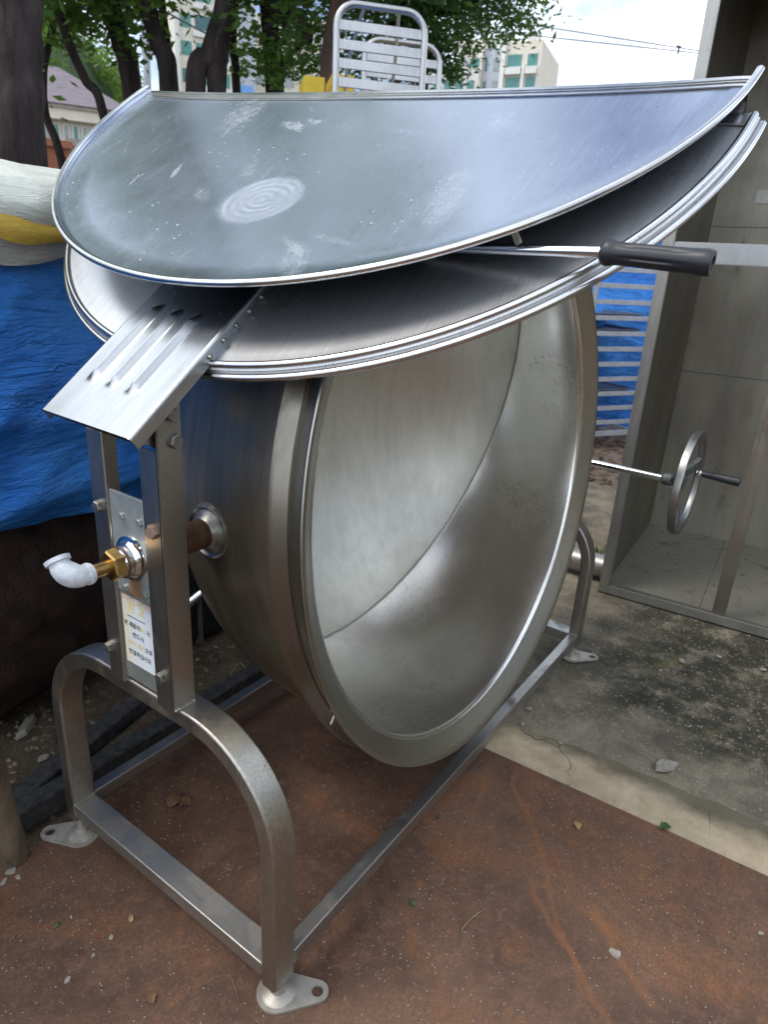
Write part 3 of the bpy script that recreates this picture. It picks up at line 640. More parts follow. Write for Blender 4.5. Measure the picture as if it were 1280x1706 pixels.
# steam union on the near trunnion
TY, TZ = .335, .863
MB().lathe([(.0, .014), (.026, .014), (.030, .012), (.034, .006), (.041, .0045), (.0425, .0)], (-.003, TY, TZ), (-1, 0, 0), seg=48).lathe([(.027, .010), (.027, .026), (.022, .030), (0, .030)], (-.003, TY, TZ), (-1, 0, 0), seg=40).out('packing_ring', M['chrome'], K)
MB().lathe([(.0275, .020), (.0295, .022), (.0275, .025)], (-.003, TY, TZ), (-1, 0, 0), seg=40).out('rust_ring', M['rustpipe'], K)
m = MB(); m.hexbolt((-.030, TY, TZ), (-1, 0, 0), .0275, .020, washer=False, x=(0, .2, 1)); m.out('union_nut', M['brass'], K)
MB().cyl((-.045, TY, TZ), (-.086, TY, TZ), .0122, seg=24).out('steam_pipe', M['brass'], K)
def elbow():
    c0 = Vector((-.080, TY, TZ)); d1 = Vector((0, .62, .78)).normalized(); dx = Vector((-1, 0, 0)); rb = .030
    pts = [c0]; rad = [.0165]
    pts += [c0+dx*.004, c0+dx*.010, c0+dx*.0105]; rad += [.0185, .0185, .0155]
    p0 = c0+dx*.012; cen = p0+d1*rb
    for k in range(0, 13):
        a = R(90*k/12); pts.append(cen - d1*rb*math.cos(a) + dx*rb*math.sin(a)); rad.append(.0165+.0038*math.sin(2*a))
    e = pts[-1]; pts += [e+d1*.002, e+d1*.003, e+d1*.010]; rad += [.0165, .0205, .0210]
    m = MB(); m.tube(pts, rad, 28, caps=False)
    e = pts[-1]; m.tube([e, e+d1*.001, e-d1*.001, e-d1*.02], [.0210, .0185, .0145, .0135], 28, caps=True)
    m.out('pipe_elbow', M['whitepaint'], K, label='white painted pipe elbow')
elbow()
# bowl
C0 = Vector((.8242, .0739, .8847)); PH = -.0733; AX = Vector((0, -math.cos(PH), -math.sin(PH)))
MBOWL = Matrix.Identity(4)
_x = Vector((1, 0, 0)); _y = -AX; _z = _x.cross(_y)
for i, a in enumerate((_x, _y, _z)):
    for j in range(3): MBOWL[j][i] = a[j]
MBOWL.translation = C0
def bowl(prof, name, mat, parent, seg=160, sm=35):
    m = MB(); m.lathe([(r, -d) for r, d in prof], (0, 0, 0), (0, 1, 0), (1, 0, 0), seg=seg)   # local y = -d
    return obj(name, m.v, m.f, mat, parent, smooth=sm, matrix=MBOWL)
RI, RO = .6573, .7091
outp = [(.672, -.045), (.668, -.07), (.662, -.1), (.660, -.2)] + [(.660*math.sqrt(max(0, 1-t*t)), -.2-.55*t) for t in np.sin(np.linspace(0, math.pi/2, 28))[1:]]
B0 = bowl(outp, 'bowl_jacket', M['body'], K)
inp = [(RI, 0.0), (.6515, -.0015), (.6475, -.0055), (.645, -.013), (.645, -.1), (.645, -.2)] + [(.645*math.sqrt(max(0, 1-t*t)), -.2-.5*t) for t in np.sin(np.linspace(0, math.pi/2, 36))[1:]]
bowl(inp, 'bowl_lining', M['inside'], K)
bowl([(RI, .0), (.664, .004), (.690, .0205), (.702, .0275), (RO, .0288), (.7105, .026), (.7095, .021), (.700, .008), (.6831, -.0246)], 'bowl_rim', M['rimsteel'], K)
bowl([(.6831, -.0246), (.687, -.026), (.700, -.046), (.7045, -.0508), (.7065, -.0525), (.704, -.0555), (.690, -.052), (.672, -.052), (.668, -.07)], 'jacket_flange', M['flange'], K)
# drain stub on the flange
pstub = Vector((.665, .103, .214))
# trunnions
for s in (-1, 1):
    xj = .8242 + s*.652; xe = -.001 if s < 0 else LX+.001
    MB().cyl((xe, TY, TZ), (xj-s*.003, TY, TZ), .0285, seg=32).out('trunnion_pipe', M['rustpipe'], K)
    MB().lathe([(.029, .022), (.036, .014), (.045, .008), (.050, .012), (.054, .010), (.057, .0), (.05, -.004)], (xj, TY, TZ), (s, 0, 0), seg=48).out('weld_collar', M['bolt'], K)
# ------------------------------------------------------------------ lid
def lid_matrix(c, al, psi):
    e = Vector((-math.cos(al), 0, -math.sin(al))); nn = Vector((-math.sin(al), 0, math.cos(al)))
    y = -(Vector((0, math.cos(psi), 0))+nn*math.sin(psi)); z = e.cross(y)
    m = Matrix.Identity(4)
    for i, a in enumerate((e, y, z)):
        for j in range(3): m[j][i] = a[j]
    m.translation = c; return m
MU = lid_matrix(Vector((.653, .337, 1.704)), .594, .064) @ Matrix.Diagonal((.985, 1.014, 1, 1)); ML = lid_matrix(Vector((.618, .315, 1.635)), .671, .049)
def halfdisc(prof, seg=120):
    """prof (r, h) from centre outwards; half disc with local x >= 0"""
    m = MB(); m.lathe(prof, (0, 0, 0), (0, 0, 1), (0, -1, 0), seg=seg, a0=0, a1=math.pi)
    return m
RL = .711
UD = .011
dish = lambda r, d: -d*(1-(r/.672)**3) if r < .672 else 0
pr = [(r, dish(r, UD)) for r in list(np.linspace(0.0, .672, 22))]
# the folded half lies face up: dished sheet, flat margin, upstanding lip with a rolled bead
up_pr = pr + [(.676, .0012), (.690, .0016), (.694, .003), (.697, .006), (.698, .010)]
hu = halfdisc(up_pr); n0 = len(hu.v)
und = halfdisc([(r, h-.0016) for r, h in up_pr]); hu.add(und.v, [tuple(reversed(f)) for f in und.f])
LID1 = obj('folded_lid_half', hu.v, hu.f, M['lidtop'], K, smooth=30, matrix=MU)
def arcpts(r, h, n=120): return [(r*math.sin(math.pi*k/n), -r*math.cos(math.pi*k/n), h) for k in range(n+1)]
obj('rolled_bead', *(lambda m: (m.v, m.f))(MB().tube([(x, y, z) for x, y, z in arcpts(.7035, .011)], .0062, 12)), M['bead'], LID1, matrix=MU)
# hinge strips along the straight edge
def strip_mesh(z0, z1, xa, xb, ext=.70, bev=.001): return MB().box((xa, -ext, z0), (xb, ext, z1), bev)
m = MB()
# strips follow the dished edge
def edge_strip(xa, xb, dz, th, ext=.697, depth=UD, n=60):
    m = MB(); v = []; f = []
    for k in range(n+1):
        y = -ext+2*ext*k/n; z = dish(abs(y), depth)
        for (x, h) in ((xa, dz), (xb, dz), (xb, dz+th), (xa, dz+th)): v.append((x, y, z+h))
    for k in range(n):
        for j in range(4): f.append((k*4+j, k*4+(j+1) % 4, (k+1)*4+(j+1) % 4, (k+1)*4+j))
    f.append((3, 2, 1, 0)); f.append((n*4, n*4+1, n*4+2, n*4+3))
    return m.add(v, f)
es = edge_strip(.0005, .034, .0007, .0022); es.add(*(lambda q: (q.v, q.f))(edge_strip(.011, .0145, .0028, .0016))); es.add(*(lambda q: (q.v, q.f))(edge_strip(.021, .0235, .0028, .0016)))
obj('hinge_strip', es.v, es.f, M['bead'], LID1, smooth=20, matrix=MU)
# lower half: convex outside, double beaded rim with a down-turned skirt
low_pr = [(r, -dish(r, .014)*1.0) for r in list(np.linspace(0.0, .672, 22))] + [(.684, -.001), (.690, -.0005)]
hl = halfdisc(low_pr); und = halfdisc([(r, h-.0016) for r, h in low_pr]); hl.add(und.v, [tuple(reversed(f)) for f in und.f])
MLS = ML @ Matrix.Diagonal((.998, 1.012, 1, 1))
LID2 = obj('fixed_lid_half', hl.v, hl.f, M['lidlow'], K, smooth=30, matrix=MLS)
obj('rolled_bead', *(lambda m: (m.v, m.f))(MB().tube(arcpts(.6945, .000), .0062, 12)), M['bead'], LID2, matrix=MLS)
sk = halfdisc([(.698, .000), (.703, -.004), (.7035, -.012), (.706, -.013)]); und = halfdisc([(.695, -.002), (.700, -.006), (.7005, -.014), (.704, -.016)]); sk.add(und.v, [tuple(reversed(f)) for f in und.f])
obj('lid_skirt', sk.v, sk.f, M['lidlow'], LID2, smooth=30, matrix=MLS)
obj('rolled_bead', *(lambda m: (m.v, m.f))(MB().tube(arcpts(.7075, -.014), .0058, 12)), M['bead'], LID2, matrix=MLS)
es = edge_strip(.0005, .030, .0012, .0025, depth=-.014)
obj('hinge_strip', es.v, es.f, M['bead'], LID2, smooth=20, matrix=MLS)
# hinge knuckles joining both halves at the cut edge
hv = []; hf = []
for k in range(41):
    yy = -.69+1.38*k/40; hv += [MU @ Vector((-.0008, yy, dish(abs(yy), UD))), ML @ Vector((-.0008, yy, -dish(abs(yy), .014)))]
    hv += [MU @ Vector((-.003, yy, dish(abs(yy), UD))), ML @ Vector((-.003, yy, -dish(abs(yy), .014)))]
for k in range(40): a = k*4; hf += [(a, a+1, a+5, a+4), (a+2, a+6, a+7, a+3), (a, a+4, a+6, a+2), (a+1, a+3, a+7, a+5)]
obj('hinge', hv, hf, M['bead'], K)
# bracket: ribbed channel plate in the plane of the fixed half
BZ = .024
def bracket():
    x0, x1, ya, yb = .36, .866, -.114, .096; nx, ny = 120, 84
    ribs = [(-.0705, .605, .793), (-.0205, .609, .795), (.0285, .612, .797)]
    def hh(x, y):
        z = 0
        for (yc, xa, xb) in ribs:
            # diamond-ended rib
            d = abs(y-yc)/.0125
            if d < 1:
                e = min((x-xa)/.02, (xb-x)/.02, 1)
                if e > 0: z = max(z, .0085*min(1-d, 1)**.8*e if d > .25 else .0070*e+.0015*e*(1-d))
        return z
    v = []; f = []
    for j in range(ny+1):
        for i in range(nx+1):
            x = x0+(x1-x0)*i/nx; y = ya+(yb-ya)*j/ny; v.append((x, y, BZ+hh(x, y)))
    for j in range(ny):
        for i in range(nx): a = j*(nx+1)+i; f.append((a, a+1, a+nx+2, a+nx+1))
    m = MB().add(v, f)
    for y, s in ((ya, 1), (yb, -1)):      # rounded folds and side flanges
        vv = []; ff = []; n = 5
        prof = [(0, 0)]+[(-s*(.006*math.sin(R(a))), -.006*(1-math.cos(R(a)))) for a in (30, 60, 90)]+[(-s*.006, -.024), (-s*.0045, -.024), (-s*.0045, -.006)]
        for i in range(2):
            x = (x0, x1)[i]
            for (dy, dz) in prof: vv.append((x, y+dy, BZ+dz))
        k = len(prof)
        for j in range(k-1): ff.append((j, j+1, k+j+1, k+j))
        m.add(vv, ff)
    m.box((x1-.0025, ya+.001, BZ-.010), (x1-.0005, yb-.001, BZ-.0008))
    return obj('lid_bracket', m.v, m.f, M['bracket'], K, smooth=25, matrix=ML)
BR = bracket()
rv = MB()
for x in (.54, .575, .61, .645, .682): rv.lathe([(.0, .005), (.003, .004), (.0045, .001), (.0045, 0)], (x, .1025, BZ-.013), (0, 1, 0), seg=12)
obj('rivet', rv.v, rv.f, M['bolt'], BR, matrix=ML) if False else None
for x in (.54, .575, .61, .645, .682):
    r_ = MB().lathe([(.0, .005), (.003, .004), (.0045, .001), (.0045, 0)], (x, .1025, BZ-.013), (0, 1, 0), seg=12); obj('rivet', r_.v, r_.f, M['bolt'], BR, matrix=ML)
# pivot cheeks between bracket and posts
for yy in (.251, .380):
    b = bmesh.new(); pf = [(-.034, 1.104), (-.024, 1.090), (.000, 1.075), (.034, 1.072), (.038, 1.10), (.038, 1.146), (.02, 1.136)]
    vs = [b.verts.new((x, yy, z)) for x, z in pf]; fc = b.faces.new(vs); ex = bmesh.ops.extrude_face_region(b, geom=[fc])
    for e in ex['geom']:
        if isinstance(e, bmesh.types.BMVert): e.co.y += .005
    bmesh.ops.recalc_face_normals(b, faces=b.faces); MB().bm(b).out('pivot_cheek', M['steelZ'], K, smooth=0)
# lid handle with a moulded grip
hx, hz = .3085, 1.397
MB().tube([(hx, -.02, hz-.004), (hx, -.306, hz)], .0075, 20).out('lid_handle', M['chrome'], K)
MB().tube([(.288, -.178, 1.419), (.300, -.182, 1.404)], .0055, 14).out('handle_stud', M['bolt'], K)
g = MB(); prof = []
for (t, r) in ((0, .0), (0, .017), (.003, .021), (.008, .0225), (.013, .0215), (.018, .0195), (.03, .0188), (.06, .0192), (.09, .0196), (.11, .0200), (.122, .0210), (.128, .0216), (.134, .0212), (.138, .0190), (.138, .012), (.134, .011), (.134, 0)): prof.append((max(r*.76, .0001), t))
seg = 48; gv_ = []; gf_ = []
gp = Vector((hx, -.299, hz)); gd = Vector((0, -1, -.055)).normalized(); gxx = Vector((1, 0, 0)); gyy = gd.cross(gxx)
pr2 = []
for i in range(len(prof)-1):
    (r0, h0), (r1, h1) = prof[i], prof[i+1]; n = max(1, int(abs(h1-h0)/.004))
    for k in range(n): pr2.append((r0+(r1-r0)*k/n, h0+(h1-h0)*k/n))
pr2.append(prof[-1])
for (r, h) in pr2:
    for k in range(seg):
        a = 2*math.pi*k/seg; rr = r
        if .017 < h < .118 and r > .0125:
            e = min((h-.017)/.03, (.118-h)/.03, 1)
            for ga in (0, 1, 2, 3, 4, 5):
                d = abs((a-(ga*math.pi/3+.35)+math.pi) % (2*math.pi)-math.pi)
                if d < .16: rr -= .0026*e*(1-d/.16)
        gv_.append(gp+gd*h+(gxx*math.cos(a)+gyy*math.sin(a))*rr)
for i in range(len(pr2)-1):
    for k in range(seg): gf_.append((i*seg+k, i*seg+(k+1) % seg, (i+1)*seg+(k+1) % seg, (i+1)*seg+k))
obj('grip', gv_, gf_, M['black'], K, smooth=50, label='black rubber grip on the lid handle')
# stub pin on the flange
MB().cyl((.2420, .068, .522), (.2230, .063, .5105), .0042, seg=12).out('stop_pin', M['chrome'], K)
# ------------------------------------------------------------------ hand wheel and worm drive at the far post
sx, sz, sy = 1.70, .735, -.235
MB().box((1.60, .20, .66), (1.80, .33, .81), .012, 3).out('gear_box', M['castiron'], K)
MB().cyl((sx, .22, sz+.001), (sx, -.17, sz), .0115, seg=24).out('wheel_shaft', M['chrome'], K)
HW = MB().lathe([(.158, -.011), (.1745, -.0115), (.176, -.009), (.176, .009), (.1745, .0115), (.158, .011), (.154, .006), (.154, -.006)], (sx, sy, sz), (0, 1, 0), (1, 0, 0), seg=96, close=True).out('handwheel', M['machined'], K)
MB().lathe([(.0, .055), (.016, .055), (.021, .048), (.021, .012), (.026, .004), (.026, -.018), (.0, -.018)], (sx, sy+.028, sz), (0, 1, 0), seg=32).out('hub', M['castiron'], HW)
for k in range(3):
    a = R(18+120*k); d = Vector((math.cos(a), 0, math.sin(a))); c = Vector((sx, sy, sz))
    n = Vector((0, 1, 0)).cross(d)
    p = [c+Vector((0, .045, 0))+d*.018, c+Vector((0, .030, 0))+d*.05, c+Vector((0, .008, 0))+d*.11, c+d*.157]
    v, f = sweep(p, rrect(.0155, .008, .003), n); obj('spoke', v, f, M['castiron'], HW)
hb = Vector((sx+.1*math.cos(R(18)), sy-.002, sz+.1*math.sin(R(18))))
hb = Vector((1.795, sy-.012, .752))
m = MB().hexbolt(hb+Vector((0, .006, 0)), (0, -1, 0), .010, .014, washer=False); m.out('nut', M['chrome'], HW)
MB().lathe([(.0001, 0), (.008, 0), (.0105, .006), (.0125, .05), (.0145, .09), (.0150, .112), (.0135, .119), (.0, .121)], hb+Vector((0, -.010, 0)), (.03, -1, -.03), seg=28).lathe([(.0035, .120), (.0035, .123), (0, .123)], hb+Vector((0, -.010, 0)), (.03, -1, -.03), seg=12).out('wheel_handle', M['black'], HW)

# ------------------------------------------------------------------ big steel tank standing on its side
TK = thing('steel_tank', (2.8, -.45, 0), 'tall dull stainless tank standing open towards the kettle, with a centre strut and cross bar', 'tank')
tA, tB = Vector((2.245, .128, 0)), Vector((2.335, -1.10, 0))       # front opening corners on the ground
hd = (tB-tA).normalized(); dp = Vector((-hd.y, hd.x, 0)); dp = dp if dp.x > 0 else -dp; dp = (Vector((3.33, .17, 0))-Vector((2.33, .105, 0))).normalized()
WT = (tB-tA).length; HT = 2.55; DT = 1.06; lean = Vector((.035, .012, 0))
def tp(u, d, z): return tA+hd*u+dp*d+Vector((0, 0, z))+lean*(z/2.2)
def tbox(m, u0, u1, d0, d1, z0, z1, bev=0.0):
    b = bmesh.new(); P = [tp(u, d, z) for z in (z0, z1) for d in (d0, d1) for u in (u0, u1)]
    vs = [b.verts.new(p) for p in P]
    for q in ((0, 1, 3, 2), (4, 6, 7, 5), (0, 4, 5, 1), (2, 3, 7, 6), (0, 2, 6, 4), (1, 5, 7, 3)): b.faces.new([vs[i] for i in q])
    bmesh.ops.recalc_face_normals(b, faces=b.faces)
    if bev: bmesh.ops.bevel(b, geom=list(b.edges), offset=bev, segments=2, affect='EDGES')
    return m.bm(b)
tbox(MB(), 0.012, .018, .03, DT, .012, HT-.01).out('side_wall', M['tank'], TK)
tbox(MB(), WT-.018, WT-.012, .03, DT, .012, HT-.01).out('side_wall', M['tank'], TK)
tbox(MB(), .018, WT-.018, DT-.006, DT, .018, HT-.01).out('back_wall', M['tank'], TK)
tbox(MB(), .018, WT-.018, .03, DT-.006, .012, .018).out('bottom_wall', M['tankfloor'], TK)
tbox(MB(), .018, WT-.018, .03, DT-.006, HT-.02, HT-.012).out('top_wall', M['tank'], TK)
tbox(MB(), 0, .043, -.004, .030, .0, HT, .003).out('edge_frame', M['tankframe'], TK)
tbox(MB(), WT-.043, WT, -.004, .030, .0, HT, .003).out('edge_frame', M['tankframe'], TK)
tbox(MB(), .043, WT-.043, -.003, .029, .0, .042, .003).out('edge_frame', M['tankframe'], TK)
tbox(MB(), .043, WT-.043, -.003, .029, HT-.042, HT, .003).out('edge_frame', M['tankframe'], TK)
tbox(MB(), .043, WT-.043, .000, .028, 1.425, 1.500, .003).out('cross_bar', M['aluminium'], TK)
tbox(MB(), .475, .527, .004, .044, .043, 1.424, .003).out('centre_strut', M['strut'], TK)
tbox(MB(), .19, .60, DT-.012, DT-.0065, 1.73, 1.79, .002).out('maker_plate', M['tankframe'], TK, label='small horizontal strip fixed on the back wall')
def seam(u0, u1, z, w_, d=DT-.0068): return tbox(MB(), u0, u1, d, d+.0006, z, z+w_).out('panel_seam', M['blacksteel'], TK, smooth=0)
seam(.02, WT-.02, .90, .004); seam(.02, WT-.02, 1.62, .003)
tbox(MB(), .42, .4225, .05, DT-.012, .0181, .0187).out('panel_seam', M['blacksteel'], TK, smooth=0)
tb = MB(); rq = random.Random(4)
for k in range(90):
    u, d = rq.uniform(.04, 1.0), rq.uniform(.1, 1.03); d = d if k % 2 else min(1.03, 1.04-abs(rq.gauss(0, .03))); q = tp(u, d, .0185); sz_ = rq.choice((.002, .003, .004, .007))
    tb.add([q+Vector((-sz_, 0, 0)), q+Vector((0, -sz_, 0)), q+Vector((sz_, 0, 0)), q+Vector((0, sz_*.8, 0)), q+Vector((0, 0, sz_*.5))], [(0, 1, 4), (1, 2, 4), (2, 3, 4), (3, 0, 4)])
tb.out('tank_floor_crumbs', M['blacksteel'], smooth=0, kind='stuff')
m = MB()
p0 = tp(-.012, .14, .065)
m.cyl(p0, p0+Vector((-.02, .30, -.0)), .055, seg=32); OUT = m.out('outlet_pipe', M['tankframe'], TK)

# ------------------------------------------------------------------ tray rack, trays, blue tarp behind it
RK0 = Vector((5.05, .95, 0)); rd = Vector((.857, -.515, 0)); rb_ = Vector((.515, .857, 0))
RK = thing('tray_rack', RK0, 'white painted metal tray rack on castors between kettle and tank', 'rack')
M['rackpaint'] = simple('pale_rack_paint', (.48, .50, .54), .5, .2, .2, 20, .2, .001, 90)
WR, DR = .62, .75
ro_ = RK0 - rd*(.45)
for (u, d) in ((0, 0), (WR, 0), (0, DR), (WR, DR)):
    p = ro_+rd*u+rb_*d; MB().box((p.x-.017, p.y-.017, .10), (p.x+.017, p.y+.017, 1.9), .003).out('upright', M['rackpaint'], RK)
    c = MB(); c.box((p.x-.02, p.y-.014, .06), (p.x+.02, p.y+.014, .10), .003); c.cyl((p.x, p.y-.012, .035), (p.x, p.y+.012, .035), .035, seg=24); c.out('castor', M['rackpaint'], RK)
for k in range(15):
    z = .215+k*.119
    for d in (0, DR):
        a = ro_+rd*(.017)+rb_*d+Vector((0, 0, z)); b2 = a+rd*(WR-.034)
        v, f = sweep([a, b2], rrect(.004, .018, .002), rb_); obj('runner', v, f, M['rackpaint'], RK)
for z in (.12,):
    for d in (0, DR):
        a = ro_+rb_*d+Vector((0, 0, z)); v, f = sweep([a, a+rd*WR], rrect(.012, .02, .002), rb_); obj('base_rail', v, f, M['rackpaint'], RK)
    for u in (0, WR):
        a = ro_+rd*u+Vector((0, 0, z)); v, f = sweep([a+rb_*.013, a+rb_*(DR-.013)], rrect(.012, .02, .002), rd); obj('base_rail', v, f, M['rackpaint'], RK)
def tray(z, label):
    mw = Matrix.Translation(ro_+rd*.30+rb_*.36+Vector((0, 0, z))) @ Matrix.Rotation(math.atan2(rd.y, rd.x), 4, 'Z')
    m = MB(); a, b_2 = .27, .33
    v = []; f = []
    for (s, h) in ((0.0, 0), (.93, 0), (1.0, .022), (1.03, .022), (1.03, .019)):
        for (x, y) in rrect(a*max(s, .01), b_2*max(s, .01), .03*max(s, .01), 4): v.append((x, y, h))
    n = 20
    for i in range(4):
        for k in range(n): f.append((i*n+k, i*n+(k+1) % n, (i+1)*n+(k+1) % n, (i+1)*n+k))
    obj('baking_tray', v, f, M['aluminium'], matrix=mw, label=label, cat='tray', group='baking trays in the rack')
tray(1.058, 'flat baking tray, highest of the three in the tray rack'); tray(.939, 'dark-looking baking tray in the middle of the tray rack, just under the highest tray'); tray(.463, 'baking tray low in the tray rack, far below the other two')
def sheet(name, fn, nu, nv, mat, th=0.0, **kw):
    v = [fn(i/nu, j/nv) for j in range(nv+1) for i in range(nu+1)]; f = [(j*(nu+1)+i, j*(nu+1)+i+1, (j+1)*(nu+1)+i+1, (j+1)*(nu+1)+i) for j in range(nv) for i in range(nu)]
    return obj(name, v, f, mat, smooth=180, **kw)
def fn_back(u, v):
    a = Vector((6.6, -.8, 0)); b2 = Vector((4.6, 3.2, 0)); p = a+(b2-a)*u; n = Vector((-.894, -.447, 0))
    z = .03+2.1*v if v < .86 else .03+2.1*.86+(v-.86)*.6; back = 0 if v < .86 else (v-.86)*5.5
    w_ = noise.fractal(Vector((p.x*1.2, p.y*1.2, z*.8)), 1, 2, 5)*.12 + noise.fractal(Vector((p.x*5, p.y*5, z*2.5+9)), 1, 2, 4)*.03 + .10*math.sin(z*2.2)
    return p+n*(w_-back)+Vector((0, 0, z))
sheet('blue_tarp', fn_back, 120, 80, M['blue'], label='blue tarp covering goods behind the tray rack', cat='tarp')
# ------------------------------------------------------------------ covered pile at the left
def fn_left(u, v):
    x = -3.4+6.2*u
    # v 0 = folded under, 1 = top back
    pth = [(1.75, .60), (1.45, .545), (1.22, .585), (1.10, .72), (1.02, .95), (1.03, 1.15), (1.10, 1.33), (1.17, 1.42), (1.5, 1.52), (2.2, 1.50), (2.7, 1.3)]
    s = v*(len(pth)-1); i = min(int(s), len(pth)-2); t = s-i
    y = pth[i][0]*(1-t)+pth[i+1][0]*t; z = pth[i][1]*(1-t)+pth[i+1][1]*t
    q = Vector((x*1.0, y, z)); edge = min(1, v*6)
    w_ = noise.fractal(Vector((x*1.1, y*1.0, z*1.6)), 1, 2, 4)*.10
    w2_ = noise.ridged_multi_fractal(Vector((x*1.5+z*1.3, y*1.5, z*2.6-x*1.3)), 1, 2.1, 4, 1.0, 2.0)*.034
    dz = noise.fractal(Vector((x*1.3+4, 2, v*3)), 1, 2, 4)*.07*(1-v)
    return Vector((x, y-(w_+w2_), z+dz+.03*noise.noise(Vector((x*3, y*3, 1)))))
sheet('blue_tarp', fn_left, 340, 150, M['blue'], label='bright blue creased tarp over the pile left of the kettle', cat='tarp')
HEMC = {}
def white_low(x): return 1.372+.016*math.sin(x*9+1.1)+.010*math.sin(x*21)+ .05*x
def fn_white(u, v):
    x = -1.2+1.95*u; zl = white_low(x)
    if v < .45: t = v/.45; y = .965-.03*math.sin(t*math.pi)+.02*t; z = zl+(1.50-zl)*t
    else: t = (v-.45)/.55; y = .985+1.0*t; z = 1.50+.085*math.sin(min(t*1.8, 1.57))+.01*t
    n_ = noise.fractal(Vector((x*2.4, y*2.4, z*2.4)), 1, 2, 5)*.022
    return Vector((x, y-n_, z+n_*.7))
WT_ = sheet('white_tarp', fn_white, 140, 60, M['white'], label='off-white tarp with a yellow hem laid over the blue tarp', cat='tarp')
def fn_hem(u, v):
    x = -1.2+1.95*u; p = fn_white(u, .0); n_ = noise.noise(Vector((x*9, 0, 0)))*.006
    return Vector((x, p.y-.010-.008*math.sin(v*3.14)+n_, p.z-.020+max(.022, .050-.16*max(0, x-.19))*v+n_+.006*math.sin(x*26)*(1-v)))
h_ = sheet('yellow_hem', fn_hem, 140, 8, M['hem']); h_.parent = WT_; h_.matrix_local = Matrix.Translation(WL[h_.name]-WL[WT_.name])
# loose pale fold under the hem
def fn_fold(u, v):
    x = -1.2+1.9*u; p = fn_white(u, 0); return Vector((x, p.y+.004+.05*v+.01*math.sin(x*15), p.z+.004-(.055+.02*math.sin(x*9))*v))
f_ = sheet('turned_under_edge', fn_fold, 120, 8, M['white']); f_.parent = WT_; f_.matrix_local = Matrix.Translation(WL[f_.name]-WL[WT_.name])
# rolled matting in the shade under the tarp, dark boxes behind
def blobm(c, r, seg, amp, fr, seed):
    b = bmesh.new(); bmesh.ops.create_icosphere(b, subdivisions=5, radius=1)
    for v in b.verts:
        d = v.co.normalized(); k = 1+amp*noise.fractal(d*fr+Vector((seed, 0, 0)), 1, 2, 5); v.co = Vector((d.x*r[0], d.y*r[1], d.z*r[2]))*k + Vector(c)
        v.co.z = max(v.co.z, -.004)
    return MB().bm(b)
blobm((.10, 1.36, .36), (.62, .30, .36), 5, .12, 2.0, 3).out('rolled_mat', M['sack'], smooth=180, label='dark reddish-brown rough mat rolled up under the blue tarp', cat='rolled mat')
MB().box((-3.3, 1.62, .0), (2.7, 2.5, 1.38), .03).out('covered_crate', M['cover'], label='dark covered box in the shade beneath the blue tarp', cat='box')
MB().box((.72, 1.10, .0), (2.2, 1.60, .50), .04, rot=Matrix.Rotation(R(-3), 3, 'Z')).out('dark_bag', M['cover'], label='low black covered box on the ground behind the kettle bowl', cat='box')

# ------------------------------------------------------------------ clutter on the ground at the left
def Lbeam(a, b2, name, label, cat, hh=.055, wd=.045):
    a, b2 = Vector(a), Vector(b2); d = (b2-a).normalized(); s = Vector((-d.y, d.x, 0))
    m = MB(); v, f = sweep([a+Vector((0, 0, hh/2)), b2+Vector((0, 0, hh/2))], [(-.002, -hh/2), (.002, -hh/2), (.002, hh/2), (-.002, hh/2)], s); m.add(v, f)
    v, f = sweep([a+s*(wd/2+.002)+Vector((0, 0, hh)), b2+s*(wd/2+.002)+Vector((0, 0, hh))], [(-wd/2, -.002), (wd/2, -.002), (wd/2, .002), (-wd/2, .002)], s); m.add(v, f)
    return m.out(name, M['blacksteel'], smooth=0, label=label, cat=cat)
Lbeam((-.16, .79, .001), (1.15, .785, .001), 'angle_iron', 'black steel angle bar along the edge of the rusty sheet', 'steel bar')
Lbeam((-.05, .845, .0), (.62, 1.02, .0), 'angle_iron', 'second dark angle bar, slanting away from the rusty sheet edge', 'steel bar', .04, .05)
# leaning muddy post at the lower left
a = Vector((-.118, .735, .0)); d = (at(-60, 1150, 1.38)-a)
pm = MB().tube([a+d*1.4*i/40 for i in range(41)], .033, 28)
for v in pm.v: v += Vector((noise.noise(v*22), noise.noise(v*22+Vector((9, 0, 0))), 0))*.004 + Vector((noise.noise(v*6), noise.noise(v*6+Vector((0, 5, 0))), 0))*.005
pm.out('muddy_post', M['oldpost'], label='short muddy round post leaning at the lower left corner', cat='post')
